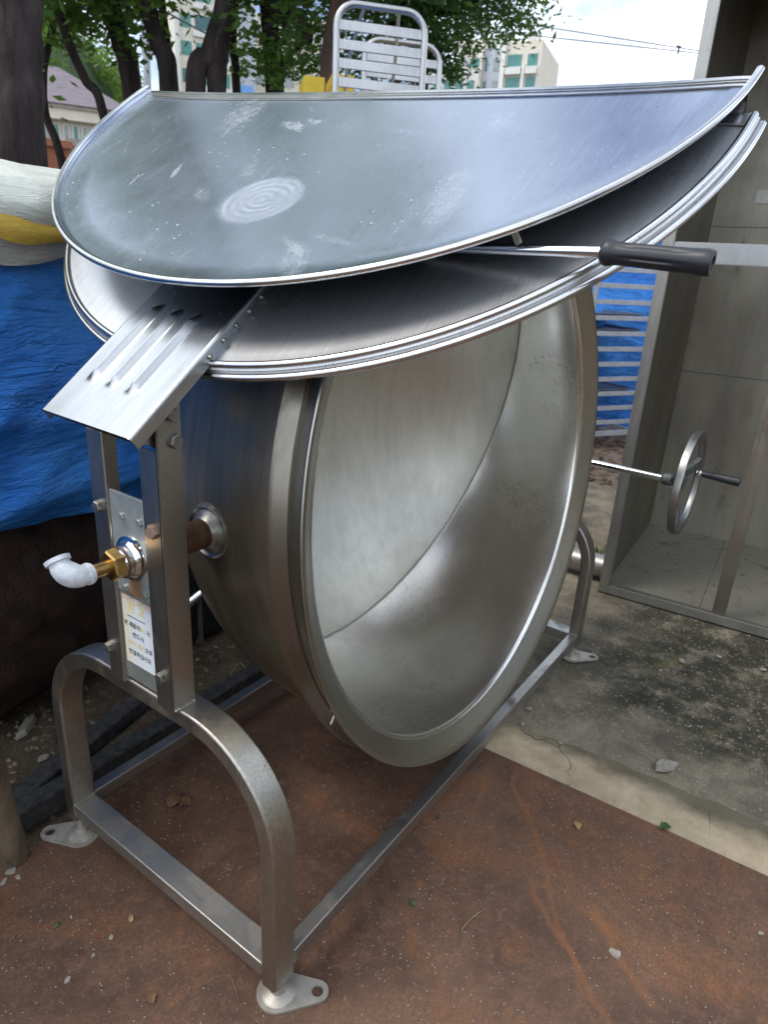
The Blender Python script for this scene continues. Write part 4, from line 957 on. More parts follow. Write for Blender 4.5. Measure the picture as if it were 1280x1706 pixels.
# chrome pipe
MB().tube([(.42, 1.02, .20), (.80, 1.16, .20)], .026, 28).lathe([(.026, 0), (.030, .001), (.030, .006), (.027, .008), (.030, .010), (.030, .015), (.026, .017)], (.425, 1.022, .20), (.938, .345, 0), seg=32).tube([(.43, 1.022, .0), (.43, 1.022, .19)], .02, 12).tube([(.78, 1.152, .0), (.78, 1.152, .19)], .02, 12).out('chrome_pipe', M['chrome'], label='shiny chrome pipe end behind the near posts', cat='pipe')
def shard(name, c, sz, mat, label, cat, rz=0, seed=0, group=None, tilt=0):
    rr = random.Random(seed); b = bmesh.new(); n = 6
    vs = []
    for k in range(n):
        a = 2*math.pi*k/n+rr.uniform(-.35, .35); r_ = rr.uniform(.7, 1.05); vs.append(b.verts.new((sz[0]*r_*math.cos(a), sz[1]*r_*math.sin(a), 0)))
    fc = b.faces.new(vs); ex = bmesh.ops.extrude_face_region(b, geom=[fc])
    for e in ex['geom']:
        if isinstance(e, bmesh.types.BMVert): e.co.z += sz[2]*rr.uniform(.75, 1.1); e.co.x *= .9; e.co.y *= .9
    bmesh.ops.recalc_face_normals(b, faces=b.faces); bmesh.ops.bevel(b, geom=list(b.edges), offset=min(sz)*.10, segments=1, affect='EDGES')
    rot = Matrix.Rotation(rz, 3, 'Z') @ Matrix.Rotation(tilt, 3, 'X')
    for v in b.verts: v.co = rot @ v.co + Vector(c)
    return MB().bm(b).out(name, mat, smooth=0, label=label, cat=cat, group=group)
def gp3(px, py, z=0.0):
    d = fw + rt*((px-640)/FPX) + upv*((853-py)/FPX); t = (z-CAM.z)/d.z; return CAM+d*t
p = gp3(45, 1212); shard('concrete_offcut', (p.x, p.y, -.005), (.060, .022, .022), M['chip'], 'pale speckled concrete offcut lying in the dark at the left', 'stone', R(38), 3, tilt=R(-6))
for i, (px, py, s, mt, lb) in enumerate(((240, 1218, .04, 'brick', 'dark red brick fragment lying nearest the arch, behind the left rail'), (215, 1240, .03, 'brick', 'narrow upright piece of red brick debris behind the left rail'), (270, 1205, .03, 'brick', 'flat red brick flake beside the left rail, farthest right'),
                                         (200, 1268, .014, 'chip', 'small pale stone chip resting against the left rail'), (72, 1262, .018, 'chip', 'small white stone splinter below the concrete offcut'))):
    p = gp3(px, py); shard('brick_fragment' if mt == 'brick' else 'stone_chip', (p.x, p.y, -.004), (s, s*.55, s*.5), M[mt], lb, 'rubble', R(40+i*33), i+20, 'rubble left of the frame')
# yellow twine loop
a = gp3(385, 1142, .02); bpt = gp3(400, 1106, .05); c_ = gp3(415, 1128, .02)
def bez(pts, n=14):
    out = []
    pts = [Vector(p) for p in pts]
    for i in range(len(pts)-1):
        p0 = pts[max(i-1, 0)]; p1 = pts[i]; p2 = pts[i+1]; p3 = pts[min(i+2, len(pts)-1)]
        for k in range(n):
            t = k/n; out.append(.5*((2*p1)+(p2-p0)*t+(2*p0-5*p1+4*p2-p3)*t*t+(3*p1-p0-3*p2+p3)*t**3))
    out.append(pts[-1]); return out
MB().tube(bez([gp3(388, 1144, .012), gp3(384, 1130, .03), gp3(388, 1116, .04), gp3(400, 1105, .045), gp3(410, 1115, .035), gp3(415, 1126, .012)]), .0022, 8).out('twine', M['tie'], label='loop of yellow twine lying behind the left rail', cat='twine')
# weeds and grass tuft
def tuft(name, c, n, h, seed, label, sp=.03, parent=None):
    rr = random.Random(seed); m = MB()
    for k in range(n):
        a = rr.uniform(0, 6.28); l = h*rr.uniform(.5, 1.1); b0 = Vector(c)+Vector((rr.uniform(-sp, sp), rr.uniform(-sp, sp), 0)); d = Vector((math.cos(a), math.sin(a), 0)); s = d.cross(Vector((0, 0, 1)))*l*.035
        pts = [b0+d*l*.55*t*t+Vector((0, 0, l*(t-.35*t*t))) for t in (0, .35, .7, 1)]
        v = []
        for i, p in enumerate(pts): w_ = (1, .9, .6, .05)[i]; v += [p-s*w_, p+s*w_]
        m.add(v, [(0, 1, 3, 2), (2, 3, 5, 4), (4, 5, 7, 6)])
    return m.out(name, M['grass'], smooth=0, label=label, cat='plant')
tuft('grass_tuft', gp3(1003, 938), 14, .20, 2, 'green weed growing by the tank corner behind the far arch', .03)
tuft('grass_tuft', gp3(22, 1436), 12, .05, 5, 'tiny green weed at the foot of the muddy post', .02)
# fallen leaves, chips and twigs on the plate and slab
def leaf(px, py, s, rz, mat, label, seed, z=.0005):
    p = gp3(px, py); rr = random.Random(seed); m = MB(); v = []; n = 8; c, si = math.cos(rz), math.sin(rz)
    for i in range(n+1):
        t = i/n; w_ = s*.30*math.sin(math.pi*t**.8)*(1+.2*rr.uniform(-1, 1)); x = s*(t-.5); cu = .18*s*math.sin(t*3)+rr.uniform(0, .03)*s
        for y, z_ in ((-w_, cu+.12*w_), (0, cu), (w_, cu+.25*w_)): v.append((p.x+c*x-si*y, p.y+si*x+c*y, z+z_+.0012))
    f = []
    for i in range(n):
        for j in range(2): a = i*3+j; f.append((a, a+1, a+4, a+3))
    m.add(v, f); return m.out('fallen_leaf', mat, smooth=60, label=label, cat='leaf', group='leaves fallen on the ground')
leaf(291, 1335, .055, .4, M['dryleaf'], 'curled brown leaf on the rusty sheet inside the frame, left one of two', 1)
leaf(305, 1340, .050, 2.0, M['dryleaf'], 'curled brown leaf on the rusty sheet inside the frame, right one of two', 2)
leaf(686, 1506, .022, 1.6, M['greenleaf'], 'small green leaf lying on the open rusty sheet', 3)
leaf(962, 1376, .030, .6, M['tanleaf'], 'pale tan leaf lying on the rusty sheet near the cement strip', 4)
leaf(1108, 1380, .040, 2.5, M['greenleaf'], 'long green leaf on the edge of the cement strip', 5)
leaf(96, 1542, .016, .2, M['greenleaf'], 'tiny green leaf on the rusty sheet in front of the near cross bar', 6)
leaf(218, 1531, .020, 1.0, M['tanleaf'], 'small orange leaf just in front of the near cross bar', 7)
leaf(250, 1664, .032, 1.3, M['dryleaf'], 'crumpled dry leaf near the bottom edge of the photo', 8)
leaf(730, 1362, .014, 1.9, M['greenleaf'], 'tiny green sliver of leaf beside the right rail', 9)
for i, (px, py, s, lb) in enumerate(((112, 1633, .009, 'white stone chip on the rusty sheet, lowest of the three at the left'), (185, 1562, .008, 'white stone chip on the rusty sheet between the cross bar and the lowest chip'), (1024, 1588, .017, 'flat grey stone flake alone on the right part of the rusty sheet'),
                                     (882, 1181, .013, 'pale stone chip on the slab nearest the far foot'), (871, 1206, .010, 'small stone chip just left of the other slab chips'), (903, 1203, .009, 'small stone chip to the right of its neighbour on the slab'), (934, 1238, .010, 'pale chip on the slab just above the cement strip'),
                                     (1110, 1278, .045, 'broad grey cement lump standing out of the dark slab'), (1137, 1102, .018, 'white stone chip high on the dark slab'), (1198, 1094, .014, 'white chip on the slab below the tank'), (1272, 1116, .016, 'white stone chip at the right edge of the photo'),
                                     (1101, 1117, .010, 'tiny dark-edged chip on the slab between two larger chips'), (155, 1592, .006, 'very small reddish chip near the left bottom'), (118, 1528, .006, 'tiny pale chip left of the cross bar front'), (1268, 1555, .008, 'small pale chip near the right edge on the rusty sheet'),
                                     (18, 1452, .014, 'rounded pale pebble in the corner beside the weed'), (6, 1470, .012, 'pale pebble at the left border of the photo'), (30, 1462, .009, 'smaller pebble touching the rusty sheet corner'))):
    p = gp3(px, py); shard('stone_chip', (p.x, p.y, .0002), (s, s*.7, s*.35), M['chip'], lb, 'stone chip', R(i*47), i+60, 'stone chips on the ground')
def stick(px0, py0, px1, py1, r_, label):
    a, b2 = gp3(px0, py0, .003), gp3(px1, py1, .003); m_ = (a+b2)/2+Vector((.003, .002, .001)); MB().tube(bez([a, m_, b2], 5), r_, 6).out('twig', M['twig'], label=label, cat='twig', group='twigs on the rusty sheet')
stick(769, 1550, 802, 1518, .0011, 'thin straw twig on the rusty sheet, left of the rust track'); stick(1030, 1475, 1043, 1500, .0009, 'short straw twig on the rusty sheet beside the rust track'); stick(15, 1570, 32, 1548, .0008, 'hair-thin straw near the left border'); stick(383, 1625, 398, 1668, .0006, 'long hair-like straw in front of the near right leg')
# grit: uncountable specks
def grit():
    rr = random.Random(11); v = []; f = []
    def chip(x, y, s, z0):
        n = len(v); a = rr.uniform(0, 6.28)
        for k in range(4): v.append((x+s*math.cos(a+k*1.57+rr.uniform(-.3, .3)), y+s*math.sin(a+k*1.57), z0))
        v.append((x, y, z0+s*.8)); f.extend([(n, n+1, n+4), (n+1, n+2, n+4), (n+2, n+3, n+4), (n+3, n, n+4)])
    for k in range(6500):
        x = rr.uniform(-.6, .93); y = rr.uniform(-.75, .72)
        if noise.noise(Vector((x*3, y*3, 5)))+rr.uniform(-.5, .3) < -.05: continue
        chip(x, y, rr.choice((.0008, .001, .0014, .0020)), .0004)
    for k in range(1100):
        x = rr.uniform(1.1, 2.6); y = rr.uniform(-1.0, .8); chip(x, y, rr.choice((.0012, .0015, .002, .0035)), -.0068)
    return v, f
v, f = grit(); obj('grit', v, f, M['chip'], matrix=Matrix.Identity(4), smooth=0, kind='stuff')
def rubble():
    rr = random.Random(12); v = []; f = []
    for k in range(2600):
        x = rr.uniform(-.5, 1.6); y = rr.uniform(.80, 1.7); s = rr.choice((.003, .005, .007, .011)); n = len(v); a = rr.uniform(0, 6.28); z0 = gfun(x, y)-.002
        for q in range(5): v.append((x+s*math.cos(a+q*1.26+rr.uniform(-.3, .3)), y+s*math.sin(a+q*1.26), z0))
        v.append((x+rr.uniform(-s, s)*.3, y, z0+s*rr.uniform(.5, 1))); f.extend([(n+q, n+(q+1) % 5, n+5) for q in range(5)])
    return v, f
v, f = rubble(); obj('dirt_debris', v, f, M['oldpost'], matrix=Matrix.Identity(4), smooth=0, kind='stuff')
def litter():
    rr = random.Random(13); v = []; f = []
    for k in range(1500):
        x = rr.uniform(3.9, 6.2); y = rr.uniform(.2, 2.8); s = rr.uniform(.02, .05); n = len(v); a = rr.uniform(0, 6.28); z0 = gfun(x, y)+rr.uniform(.003, .03)
        c, si = math.cos(a), math.sin(a)
        for (p_, q_) in ((-1, 0), (0, -.4), (1, 0), (0, .4)): v.append((x+s*(c*p_-si*q_), y+s*(si*p_+c*q_), z0+rr.uniform(0, .015)))
        f.append((n, n+1, n+2, n+3))
    return v, f
v, f = litter(); obj('leaf_litter', v, f, M['dryleaf'], matrix=Matrix.Identity(4), smooth=0, kind='stuff')

# ------------------------------------------------------------------ stacked chairs on crates behind the lid
def lounger(org, yaw, wd, h, label):
    o = Vector(org); T = thing('aluminium_chair', o, label, 'chair', 'aluminium chairs stacked on yellow crates')
    ux = Vector((math.cos(yaw), math.sin(yaw), 0)); uy = Vector((-ux.y, ux.x, 0)); uz = (Vector((0, 0, 1))+uy*.06).normalized()
    r_ = .10; ns = int((h-.095)/.083)+1; gp_ = -.083
    def P(a, b2): return o+ux*a+uz*b2
    pts = [P(-wd/2, 0), P(-wd/2, h-r_)] + [P(-wd/2+r_-r_*math.cos(R(a)), h-r_+r_*math.sin(R(a))) for a in range(10, 91, 10)] + [P(wd/2-r_+r_*math.sin(R(a)), h-r_+r_*math.cos(R(a))) for a in range(0, 91, 10)] + [P(wd/2, 0)]
    MB().tube(pts, .017, 14).out('back_frame', M['aluminium'], T)
    for k in range(ns):
        b0 = P(-wd/2+.008, h-.095+k*gp_); b1 = P(wd/2-.008, h-.095+k*gp_); v, f = sweep([b0, b1], rrect(.023, .005, .003), uz); obj('back_slat', v, f, M['aluminium'], T)
    # seat with slats running away from the camera, and legs
    for k in range(5):
        a0 = o+ux*(-wd/2)+uy*(.06+k*.085)+Vector((0, 0, .02)); v, f = sweep([a0, a0+ux*wd], rrect(.030, .005, .003), uy); obj('seat_slat', v, f, M['aluminium'], T)
    for s in (-1, 1):
        MB().tube([o+ux*s*wd/2+Vector((0, 0, .0)), o+ux*s*wd/2+uy*.45+Vector((0, 0, .0))], .0125, 12).out('seat_rail', M['aluminium'], T)
        MB().tube(bez([o+ux*s*(wd/2-.10)+uy*.40+Vector((0, 0, .01)), o+ux*s*(wd/2-.10)+uy*.25+Vector((0, 0, h*.55)), o+ux*s*(wd/2-.14)+uy*.03+Vector((0, 0, h))], 6), .009, 10).out('leg', M['aluminium'], T)
    return T
cA = at(632, 150, 4.0); cB = at(676, 150, 4.6)
cyaw = math.atan2(rt.y, rt.x)+R(12)
STK = .0
zc = at(632, 178, 4.0).z
lounger((cA.x, cA.y, zc), cyaw, .455, at(635, 12, 4.02).z-zc, 'aluminium slatted chair on top of the stack, the nearer and taller of two')
cB2 = at(668, 178, 4.75); lounger((cB2.x, cB2.y, cB2.z-.17), cyaw, .47, at(700, 74, 4.8).z-(cB2.z-.17), 'aluminium slatted chair seen partly behind the nearer chair')
def crate(c, yaw, sz, label):
    T = Matrix.Translation(c) @ Matrix.Rotation(yaw, 4, 'Z'); m = MB(); a, b2, h = sz[0]/2, sz[1]/2, sz[2]
    for (x0, x1, y0, y1) in ((-a, a, -b2, -b2+.012), (-a, a, b2-.012, b2), (-a, -a+.012, -b2+.012, b2-.012), (a-.012, a, -b2+.012, b2-.012)):
        m.box((x0, y0, 0), (x1, y1, h*.36)); m.box((x0, y0, h*.62), (x1, y1, h))
    for x in (-a+.02, -a*.35, a*.35, a-.02):
        for y in (-b2+.002, b2-.012): m.box((x-.02, y, h*.36), (x+.02, y+.010, h*.62))
    m.box((-a+.012, -b2+.012, .002), (a-.012, b2-.012, .012))
    return obj('plastic_crate', m.v, m.f, M['crate'], matrix=T, smooth=0, label=label, cat='crate', group='yellow crates behind the lid')
for i, (px, D, zt) in enumerate(((519, 4.6, 137), (566, 4.7, 134), (645, 4.35, 186))):
    q = at(px, zt, D); hgt = .33; n = int((q.z-.02)//hgt)
    q0 = q.z-(n)*hgt-.0
    base = q.z-hgt*n
    wdx = (.20, .20, .62)[i]
    sz = ((.12, .30, .329), (.13, .30, .329), (.60, .62, .329))[i]
    stackname = ('left narrow stack', 'right narrow stack', 'wide stack under the chairs')[i]
    for k in range(n):
        crate((q.x, q.y, base+k*hgt), cyaw, sz, 'yellow plastic crate, top one of the %s behind the lid' % stackname if k == n-1 else 'yellow crate in the %s, %s from the bottom' % (stackname, ('first', 'second', 'third', 'fourth', 'fifth', 'sixth', 'seventh')[k]))
    if base > .01:
        MB().box((q.x-sz[0]/2, q.y-sz[1]/2, gfun(q.x, q.y)-.02), (q.x+sz[0]/2, q.y+sz[1]/2, base-.001), .004).out('pallet', M['oldpost'], label='wooden base under the %s' % stackname, cat='pallet')
# ------------------------------------------------------------------ trees
def trunk_path(pts, r0, r1, seg=18, seed=0):
    P = bez(pts, 8); n = len(P); m = MB(); m.tube(P, [r0+(r1-r0)*i/(n-1) for i in range(n)], seg)
    for i, v in enumerate(m.v): v += Vector((noise.noise(v*6+Vector((seed, 0, 0))), noise.noise(v*6+Vector((0, seed, 7))), 0))*min(r0, r1)*.25
    return m
def crown_mesh(clumps, leaf, per, seed, sq=.75):
    rg = np.random.RandomState(seed); V = []; 
    for (c, r_) in clumps:
        n = int(1.15*per*(r_/1.0)**2)
        # sub clusters inside
        k = max(5, int(11*r_**1.5)); sub = rg.normal(size=(k, 3)); sub /= np.linalg.norm(sub, axis=1)[:, None]; sub *= (rg.rand(k, 1)**.45)*r_; sub[:, 2] *= sq
        idx = rg.randint(0, k, n); pos = sub[idx]+rg.normal(size=(n, 3))*(.20*r_**.8)*np.array([1, 1, .6]); pos += np.array(c)
        a = rg.normal(size=(n, 3)); a[:, 2] *= .45; a /= np.linalg.norm(a, axis=1)[:, None]
        b_ = np.cross(a, rg.normal(size=(n, 3))*np.array([.5, .5, 1.0])+np.array([0, 0, .8])); b_ /= np.linalg.norm(b_, axis=1)[:, None]+1e-9
        s = leaf*(.35+.60*rg.rand(n, 1)); 
        q = np.stack([pos-a*s, pos+b_*s*.42, pos+a*s, pos-b_*s*.42], axis=1); V.append(q.reshape(-1, 3))
    V = np.concatenate(V); nf = len(V)//4
    return V, nf
def mesh_quads(name, V, nf, mat):
    me = bpy.data.meshes.new(name); me.vertices.add(len(V)); me.vertices.foreach_set('co', V.astype(np.float32).ravel())
    me.loops.add(nf*4); me.loops.foreach_set('vertex_index', np.arange(nf*4, dtype=np.int32))
    me.polygons.add(nf); me.polygons.foreach_set('loop_start', np.arange(0, nf*4, 4, dtype=np.int32)); me.polygons.foreach_set('loop_total', np.full(nf, 4, dtype=np.int32))
    me.update(calc_edges=True); me.materials.append(mat); return me
def tree(label, stems, crown, leaf, per, lm, seed, bark='bark', limbs=True, group='trees behind the yard'):
    base = Vector(stems[0][0][0]); T = thing('tree', base, label, 'tree', group)
    tops = []
    for i, (pts, r0, r1) in enumerate(stems):
        trunk_path(pts, r0, r1, seed=seed+i).out('trunk', M[bark], T, smooth=180); tops.append((Vector(pts[-1]), r1))
    rr = random.Random(seed)
    if limbs:
        for (c, r_) in crown[:9]:
            tp_, r1 = tops[rr.randrange(len(tops))]; c = Vector(c); mid = (tp_+c)/2+Vector((rr.uniform(-.2, .2), rr.uniform(-.2, .2), -.15))
            m = MB(); P = bez([tp_-Vector((0, 0, .2)), mid, c], 6); m.tube(P, [r1*.6*(1-i/len(P))+.012 for i in range(len(P))], 8); m.out('limb', M[bark], T, smooth=180)
    V, nf = crown_mesh(crown, leaf, per, seed); bb = np.array(base)
    me = mesh_quads('crown', V-bb, nf, M[lm]); o = bpy.data.objects.new('crown', me); sc.collection.objects.link(o); o.parent = T
    return T
def P3(px, py, D): return tuple(at(px, py, D))
def down(px, py, D, dx=0):
    p = at(px, py, D); return (p.x+dx, p.y, gz(p.x, p.y)-.1)
def up(p, q, L_):
    """extend the line p->q upward by L_"""
    p, q = Vector(p), Vector(q); d = (q-p).normalized(); return tuple(q+d*L_)
def crownclumps(c, R_, n, seed, rz=.55, rmin=.55, rmax=1.0):
    rr = random.Random(seed); out = []
    for k in range(n):
        d = Vector((rr.gauss(0, 1), rr.gauss(0, 1), rr.gauss(0, 1))).normalized()*R_*rr.uniform(.35, 1); out.append(((c[0]+d.x, c[1]+d.y, c[2]+d.z*rz), rr.uniform(rmin, rmax)))
    return out
def highcrown(px, D, seed):
    p = at(px, 300, D-1.0); return crownclumps((p.x, p.y, 9.6), 2.7, 10, 50+seed, .95, .55, .95)
# far-left thick trunk
D = 5.5; a, b2 = P3(32, 265, D), P3(22, 0, D)
tree('thick old tree trunk at the left border', [((down(34, 265, D), a, b2, up(a, b2, 1.6)), .19, .145), ((tuple(Vector(a)-Vector((0, 0, .55))), P3(-20, 120, D), P3(-60, -60, D)), .11, .07)], crownclumps((b2[0]-.5, b2[1]+.9, b2[2]+3.3), 2.1, 14, 1), .055, 700, 'leafB', 1)
# slim forked tree
D = 8.2; tree('slim dark forked sapling in front of the house', [((down(104, 268, D), P3(102, 270, D), P3(76, 190, D), P3(72, 122, D), P3(88, 40, D), P3(92, -60, D)), .045, .028), ((P3(72, 122, D), P3(62, 80, D), P3(60, 20, D)), .025, .018)],
     [((*P3(115, 25, D),), .34), ((*P3(75, 0, D),), .42), ((*P3(130, -60, D),), .7), ((*P3(60, -140, D),), .9)], .07, 900, 'leafA', 2, limbs=False)
# leaning tree
D = 7.6; a = P3(175, 205, D); tree('slender tree leaning left across the tiled roof', [((down(185, 230, D), a, P3(140, 130, D), P3(108, 55, D), P3(92, -30, D)), .042, .038)],
     [((*P3(130, 10, D),), .45), ((*P3(195, 25, D+.5),), .38), ((*P3(60, -80, D),), .8), ((*P3(150, -90, D),), .9), ((*P3(160, 52, D+1),), .28), ((*P3(165, -5, D+1),), .5)], .075, 1050, 'leafA', 3, limbs=False)
D = 8.0; tree('dark straight tree left of the grey pole', [((down(235, 200, D), P3(221, 160, D), P3(200, 70, D), P3(178, -20, D), P3(165, -120, D)), .10, .09)],
     crownclumps(at(150, -350, D), 1.7, 9, 4, .7) + highcrown(120, D, 1) + [((*P3(240, 25, D-.3),), .42), ((*P3(215, -50, D),), .6)], .075, 800, 'leafA', 4)
D = 7.5; tree('tree with straight dark trunk right of the grey pole', [((down(290, 190, D), P3(281, 150, D), P3(262, 70, D), P3(242, 0, D), P3(225, -90, D)), .085, .07)],
     crownclumps(at(250, -390, D), 1.6, 10, 5, .7) + highcrown(250, D, 2) + [((*P3(300, -200, D),), .6)], .075, 800, 'leafB', 5)
D = 8.0; tree('thin tree close beside the trunk right of the pole', [((down(296, 190, D), P3(291, 150, D), P3(280, 80, D), P3(268, -10, D), P3(266, -90, D)), .04, .035)], [((*P3(290, -230, D),), .8)], .07, 700, 'leafA', 6, limbs=False)
D = 7.0; tree('twin-stemmed tree whose two dark trunks meet above the lid', [((down(318, 200, D), P3(326, 158, D), P3(348, 95, D), P3(370, 20, D), P3(378, -60, D)), .09, .075), ((down(366, 200, D), P3(362, 158, D), P3(364, 95, D), P3(374, 20, D), P3(388, -60, D)), .085, .075)],
     crownclumps(at(400, -420, D), 1.9, 12, 7, .65) + highcrown(330, D, 3) + [((*P3(345, 22, D-.2),), .12), ((*P3(408, -10, D),), .18)], .07, 850, 'leafB', 7)
D = 8.5; tree('narrow trunk just right of the twin-stemmed tree', [((down(398, 200, D), P3(394, 155, D), P3(388, 80, D), P3(392, -10, D)), .045, .04)], [((*P3(408, 118, D),), .26), ((*P3(392, 95, D),), .22), ((*P3(430, -190, D),), .8)], .07, 900, 'leafA', 8, limbs=False)
D = 7.4; tree('leafy low-branched tree between the twin stems and the crates', [((down(460, 200, D), P3(457, 155, D), P3(455, 100, D), P3(448, 30, D), P3(440, -60, D)), .10, .075)],
     [((*P3(440, 50, D-.3),), .42), ((*P3(485, 90, D-.3),), .42), ((*P3(430, 95, D-.3),), .30), ((*P3(518, 72, D),), .28), ((*P3(460, 0, D),), .36), ((*P3(510, -190, D),), .9), ((*P3(400, -250, D),), .9), ((*P3(500, -20, D),), .3), ((*P3(510, 20, D+.4),), .35)], .065, 1500, 'leafA', 9)
D = 6.5; tree('reddish-brown tree trunk left of the aluminium chairs', [((down(545, 200, D), P3(546, 148, D), P3(548, 95, D), P3(560, 20, D), P3(575, -60, D)), .075, .06)],
     crownclumps(at(575, -270, D), 1.5, 10, 10, .5) + [((*P3(520, 10, D),), .35), ((*P3(600, 20, D+.8),), .6)], .065, 1100, 'leafB', 10, bark='barkbrown')
D = 8.0; tree('broad green tree behind the aluminium chairs, reaching over to the right', [((down(700, 200, D), P3(700, 150, D), P3(690, 60, D), P3(690, -20, D)), .10, .07)],
     [((*P3(735, 62, D),), .6), ((*P3(680, 100, D+.3),), .6), ((*P3(640, 60, D),), .8), ((*P3(770, 20, D-.3),), .75), ((*P3(735, 112, D),), .30), ((*P3(825, -18, D-.3),), .5), ((*P3(700, 10, D),), .9), ((*P3(790, -90, D),), 1.1), ((*P3(700, -130, D),), 1.3), ((*P3(620, -160, D),), 1.2), ((*P3(860, -60, D),), .7), ((*P3(620, 110, D+.4),), .6), ((*P3(870, -5, D-.3),), .26)], .055, 2100, 'leafB', 11)
D = 7.0; tree('leaning tree mostly beyond the left border, its crown hanging over the yard', [((down(-160, 260, D), P3(-150, 200, D), P3(-140, 0, D)), .12, .09)], crownclumps(at(-120, -260, D), 2.0, 10, 12, .6), .07, 700, 'leafA', 12)
# ------------------------------------------------------------------ far buildings, hill, pole, wires
def bldg(name, label, cat, px0, px1, ptop, D, depth, mat, yawoff=0, base=0):
    """front lower-left corner under px0, right under px1"""
    a = at(px0, ptop, D); b2 = at(px1, ptop, D*(1+yawoff)); H = a.z
    u = Vector((b2.x-a.x, b2.y-a.y, 0)); Wd = u.length; u.normalize(); n = Vector((-u.y, u.x, 0)); n = n if n.dot(Vector((fw.x, fw.y, 0))) > 0 else -n
    org = Vector((a.x, a.y, base)); T = thing(name, org+u*Wd/2, label, cat)
    Mx = Matrix(((u.x, n.x, 0, org.x), (u.y, n.y, 0, org.y), (0, 0, 1, org.z), (0, 0, 0, 1)))
    def bx(pn, x0, x1, y0, y1, z0, z1, mt, par=None):
        m = MB().box((x0, y0, z0), (x1, y1, z1)); return obj(pn, [Mx @ v for v in m.v], m.f, mt, par or T, smooth=0)
    return T, bx, Wd, H-base
T, bx, Wd, H = bldg('apartment_block', 'tall cream apartment tower with teal window columns, seen between the trees at the left', 'building', 283, 425, -90, 100, 12, M['cream'], .02, 2.3)
bx('wall', 0, Wd*.78, 0, 12, 0, H, M['cream']); bx('wall', Wd*.781, Wd, .5, 12, 0, H*.98, M['apt_grey']); bx('wall', Wd*.80, Wd*.97, .42, .49, 0, H*.60, M['apt_blue'])
nf = int(H/2.9)
for i in range(nf):
    for j, (c0, c1) in enumerate(((.08, .20), (.25, .44), (.52, .66), (.70, .765))):
        if i < nf-15: continue
        wn = bx('window', Wd*c0, Wd*c1, -.06, -.002, 1+i*2.9, 2.5+i*2.9, M['teal'] if (i+j) % 3 else M['glass']); 
    bx('ledge', Wd*.22, Wd*.68, -.35, -.07, .2+i*2.9, .8+i*2.9, M['white_wall'])
bx('pilaster', 0, Wd*.05, -.5, -.003, 0, H, M['white_wall']); bx('pilaster', Wd*.46, Wd*.50, -.5, -.003, 0, H, M['white_wall'])
T, bx, Wd, H = bldg('apartment_block', 'pale yellowish apartment block far behind the low-branched tree', 'building', 415, 575, 22, 115, 12, M['cream'], .0, 2.3)
bx('wall', 0, Wd, 0, 12, 0, H, M['cream'])
for i in range(int(H/3)):
    for j in range(6): bx('window', Wd*(.05+j*.16), Wd*(.14+j*.16), -.06, -.002, 1+i*3, 2.4+i*3, M['greywin'] if (i+j) % 2 else M['teal'])
T, bx, Wd, H = bldg('apartment_block', 'cream and grey stepped apartment block against the sky right of the chairs', 'building', 762, 905, 75, 90, 12, M['cream'], -.03, 2.3)
bx('wall', 0, Wd*.30, .6, 10, 0, H*1.03, M['cream']); bx('wall', Wd*.301, Wd*.55, 1.2, 10, 0, H*.99, M['apt_grey']); bx('wall', Wd*.551, Wd, .0, 10, 0, H, M['cream'])
bx('pilaster', Wd*.55, Wd*.60, -.5, -.003, 0, H*1.005, M['white_wall']); bx('pilaster', Wd*.80, Wd*.83, -.4, -.003, 0, H*.9, M['white_wall'])
bx('parapet', Wd*.31, Wd*.54, 1.3, 1.4, H*.99, H*1.04, M['white_wall']); bx('parapet', Wd*.82, Wd*.97, .1, .2, H, H*1.03, M['white_wall'])
for i in range(5):
    z1 = H-1.25-2.15*i
    for (c0, c1, y0, mt) in ((.04, .12, .6, 'greywin'), (.15, .27, .6, 'teal'), (.32, .35, 1.2, 'glass'), (.42, .52, 1.2, 'greywin'), (.62, .78, 0, 'teal'), (.85, .96, 0, 'teal')):
        bx('window', Wd*c0, Wd*c1, y0-.06, y0-.002, z1-1.15, z1, M[mt])
    for (c0, c1, y0) in ((.13, .29, .6), (.61, .79, 0), (.84, .97, 0)): bx('balcony', Wd*c0, Wd*c1, y0-.5, y0-.07, z1-1.95, z1-1.25, M['apt_grey'] if i % 2 else M['white_wall'])
T, bx, Wd, H = bldg('apartment_block', 'low pale building half hidden behind the broad green tree', 'building', 700, 800, 108, 80, 10, M['white_wall'], 0, 2.3)
bx('wall', 0, Wd, 0, 8, 0, H, M['white_wall'])
for j in range(5): bx('window', Wd*(.05+j*.19), Wd*(.17+j*.19), -.06, -.002, H-2.6, H-1.2, M['teal'])
# house with a tiled hip roof
hD = 26; e0, e1 = at(-60, 162, hD), at(214, 178, hD); u = Vector((e1.x-e0.x, e1.y-e0.y, 0)); Wd = u.length; u.normalize(); n = Vector((-u.y, u.x, 0)); n = n if n.y > 0 else -n
HZ = (e0.z+e1.z)/2
HS = thing('house', e0+u*Wd/2+Vector((0, 0, 2.2-e0.z)), 'white house with a purplish tiled hip roof and a row of teal windows', 'house')
Mx = Matrix(((u.x, n.x, 0, e0.x), (u.y, n.y, 0, e0.y), (0, 0, 1, 0), (0, 0, 0, 1)))
def hb(pn, x0, x1, y0, y1, z0, z1, mt, par=None, bev=0):
    m = MB().box((x0, y0, z0), (x1, y1, z1), bev); return obj(pn, [Mx @ v for v in m.v], m.f, mt, par or HS, smooth=0)
hb('wall', .5, Wd-.5, .5, 6.5, 2.0, HZ-.41, M['white_wall']); hb('fascia', .1, Wd-.1, .1, 6.9, HZ-.40, HZ-.10, M['cream']); hb('gutter', 0, Wd, 0, .12, HZ-.10, HZ, M['fence'])
pk = at(100, 108, hD+3).z
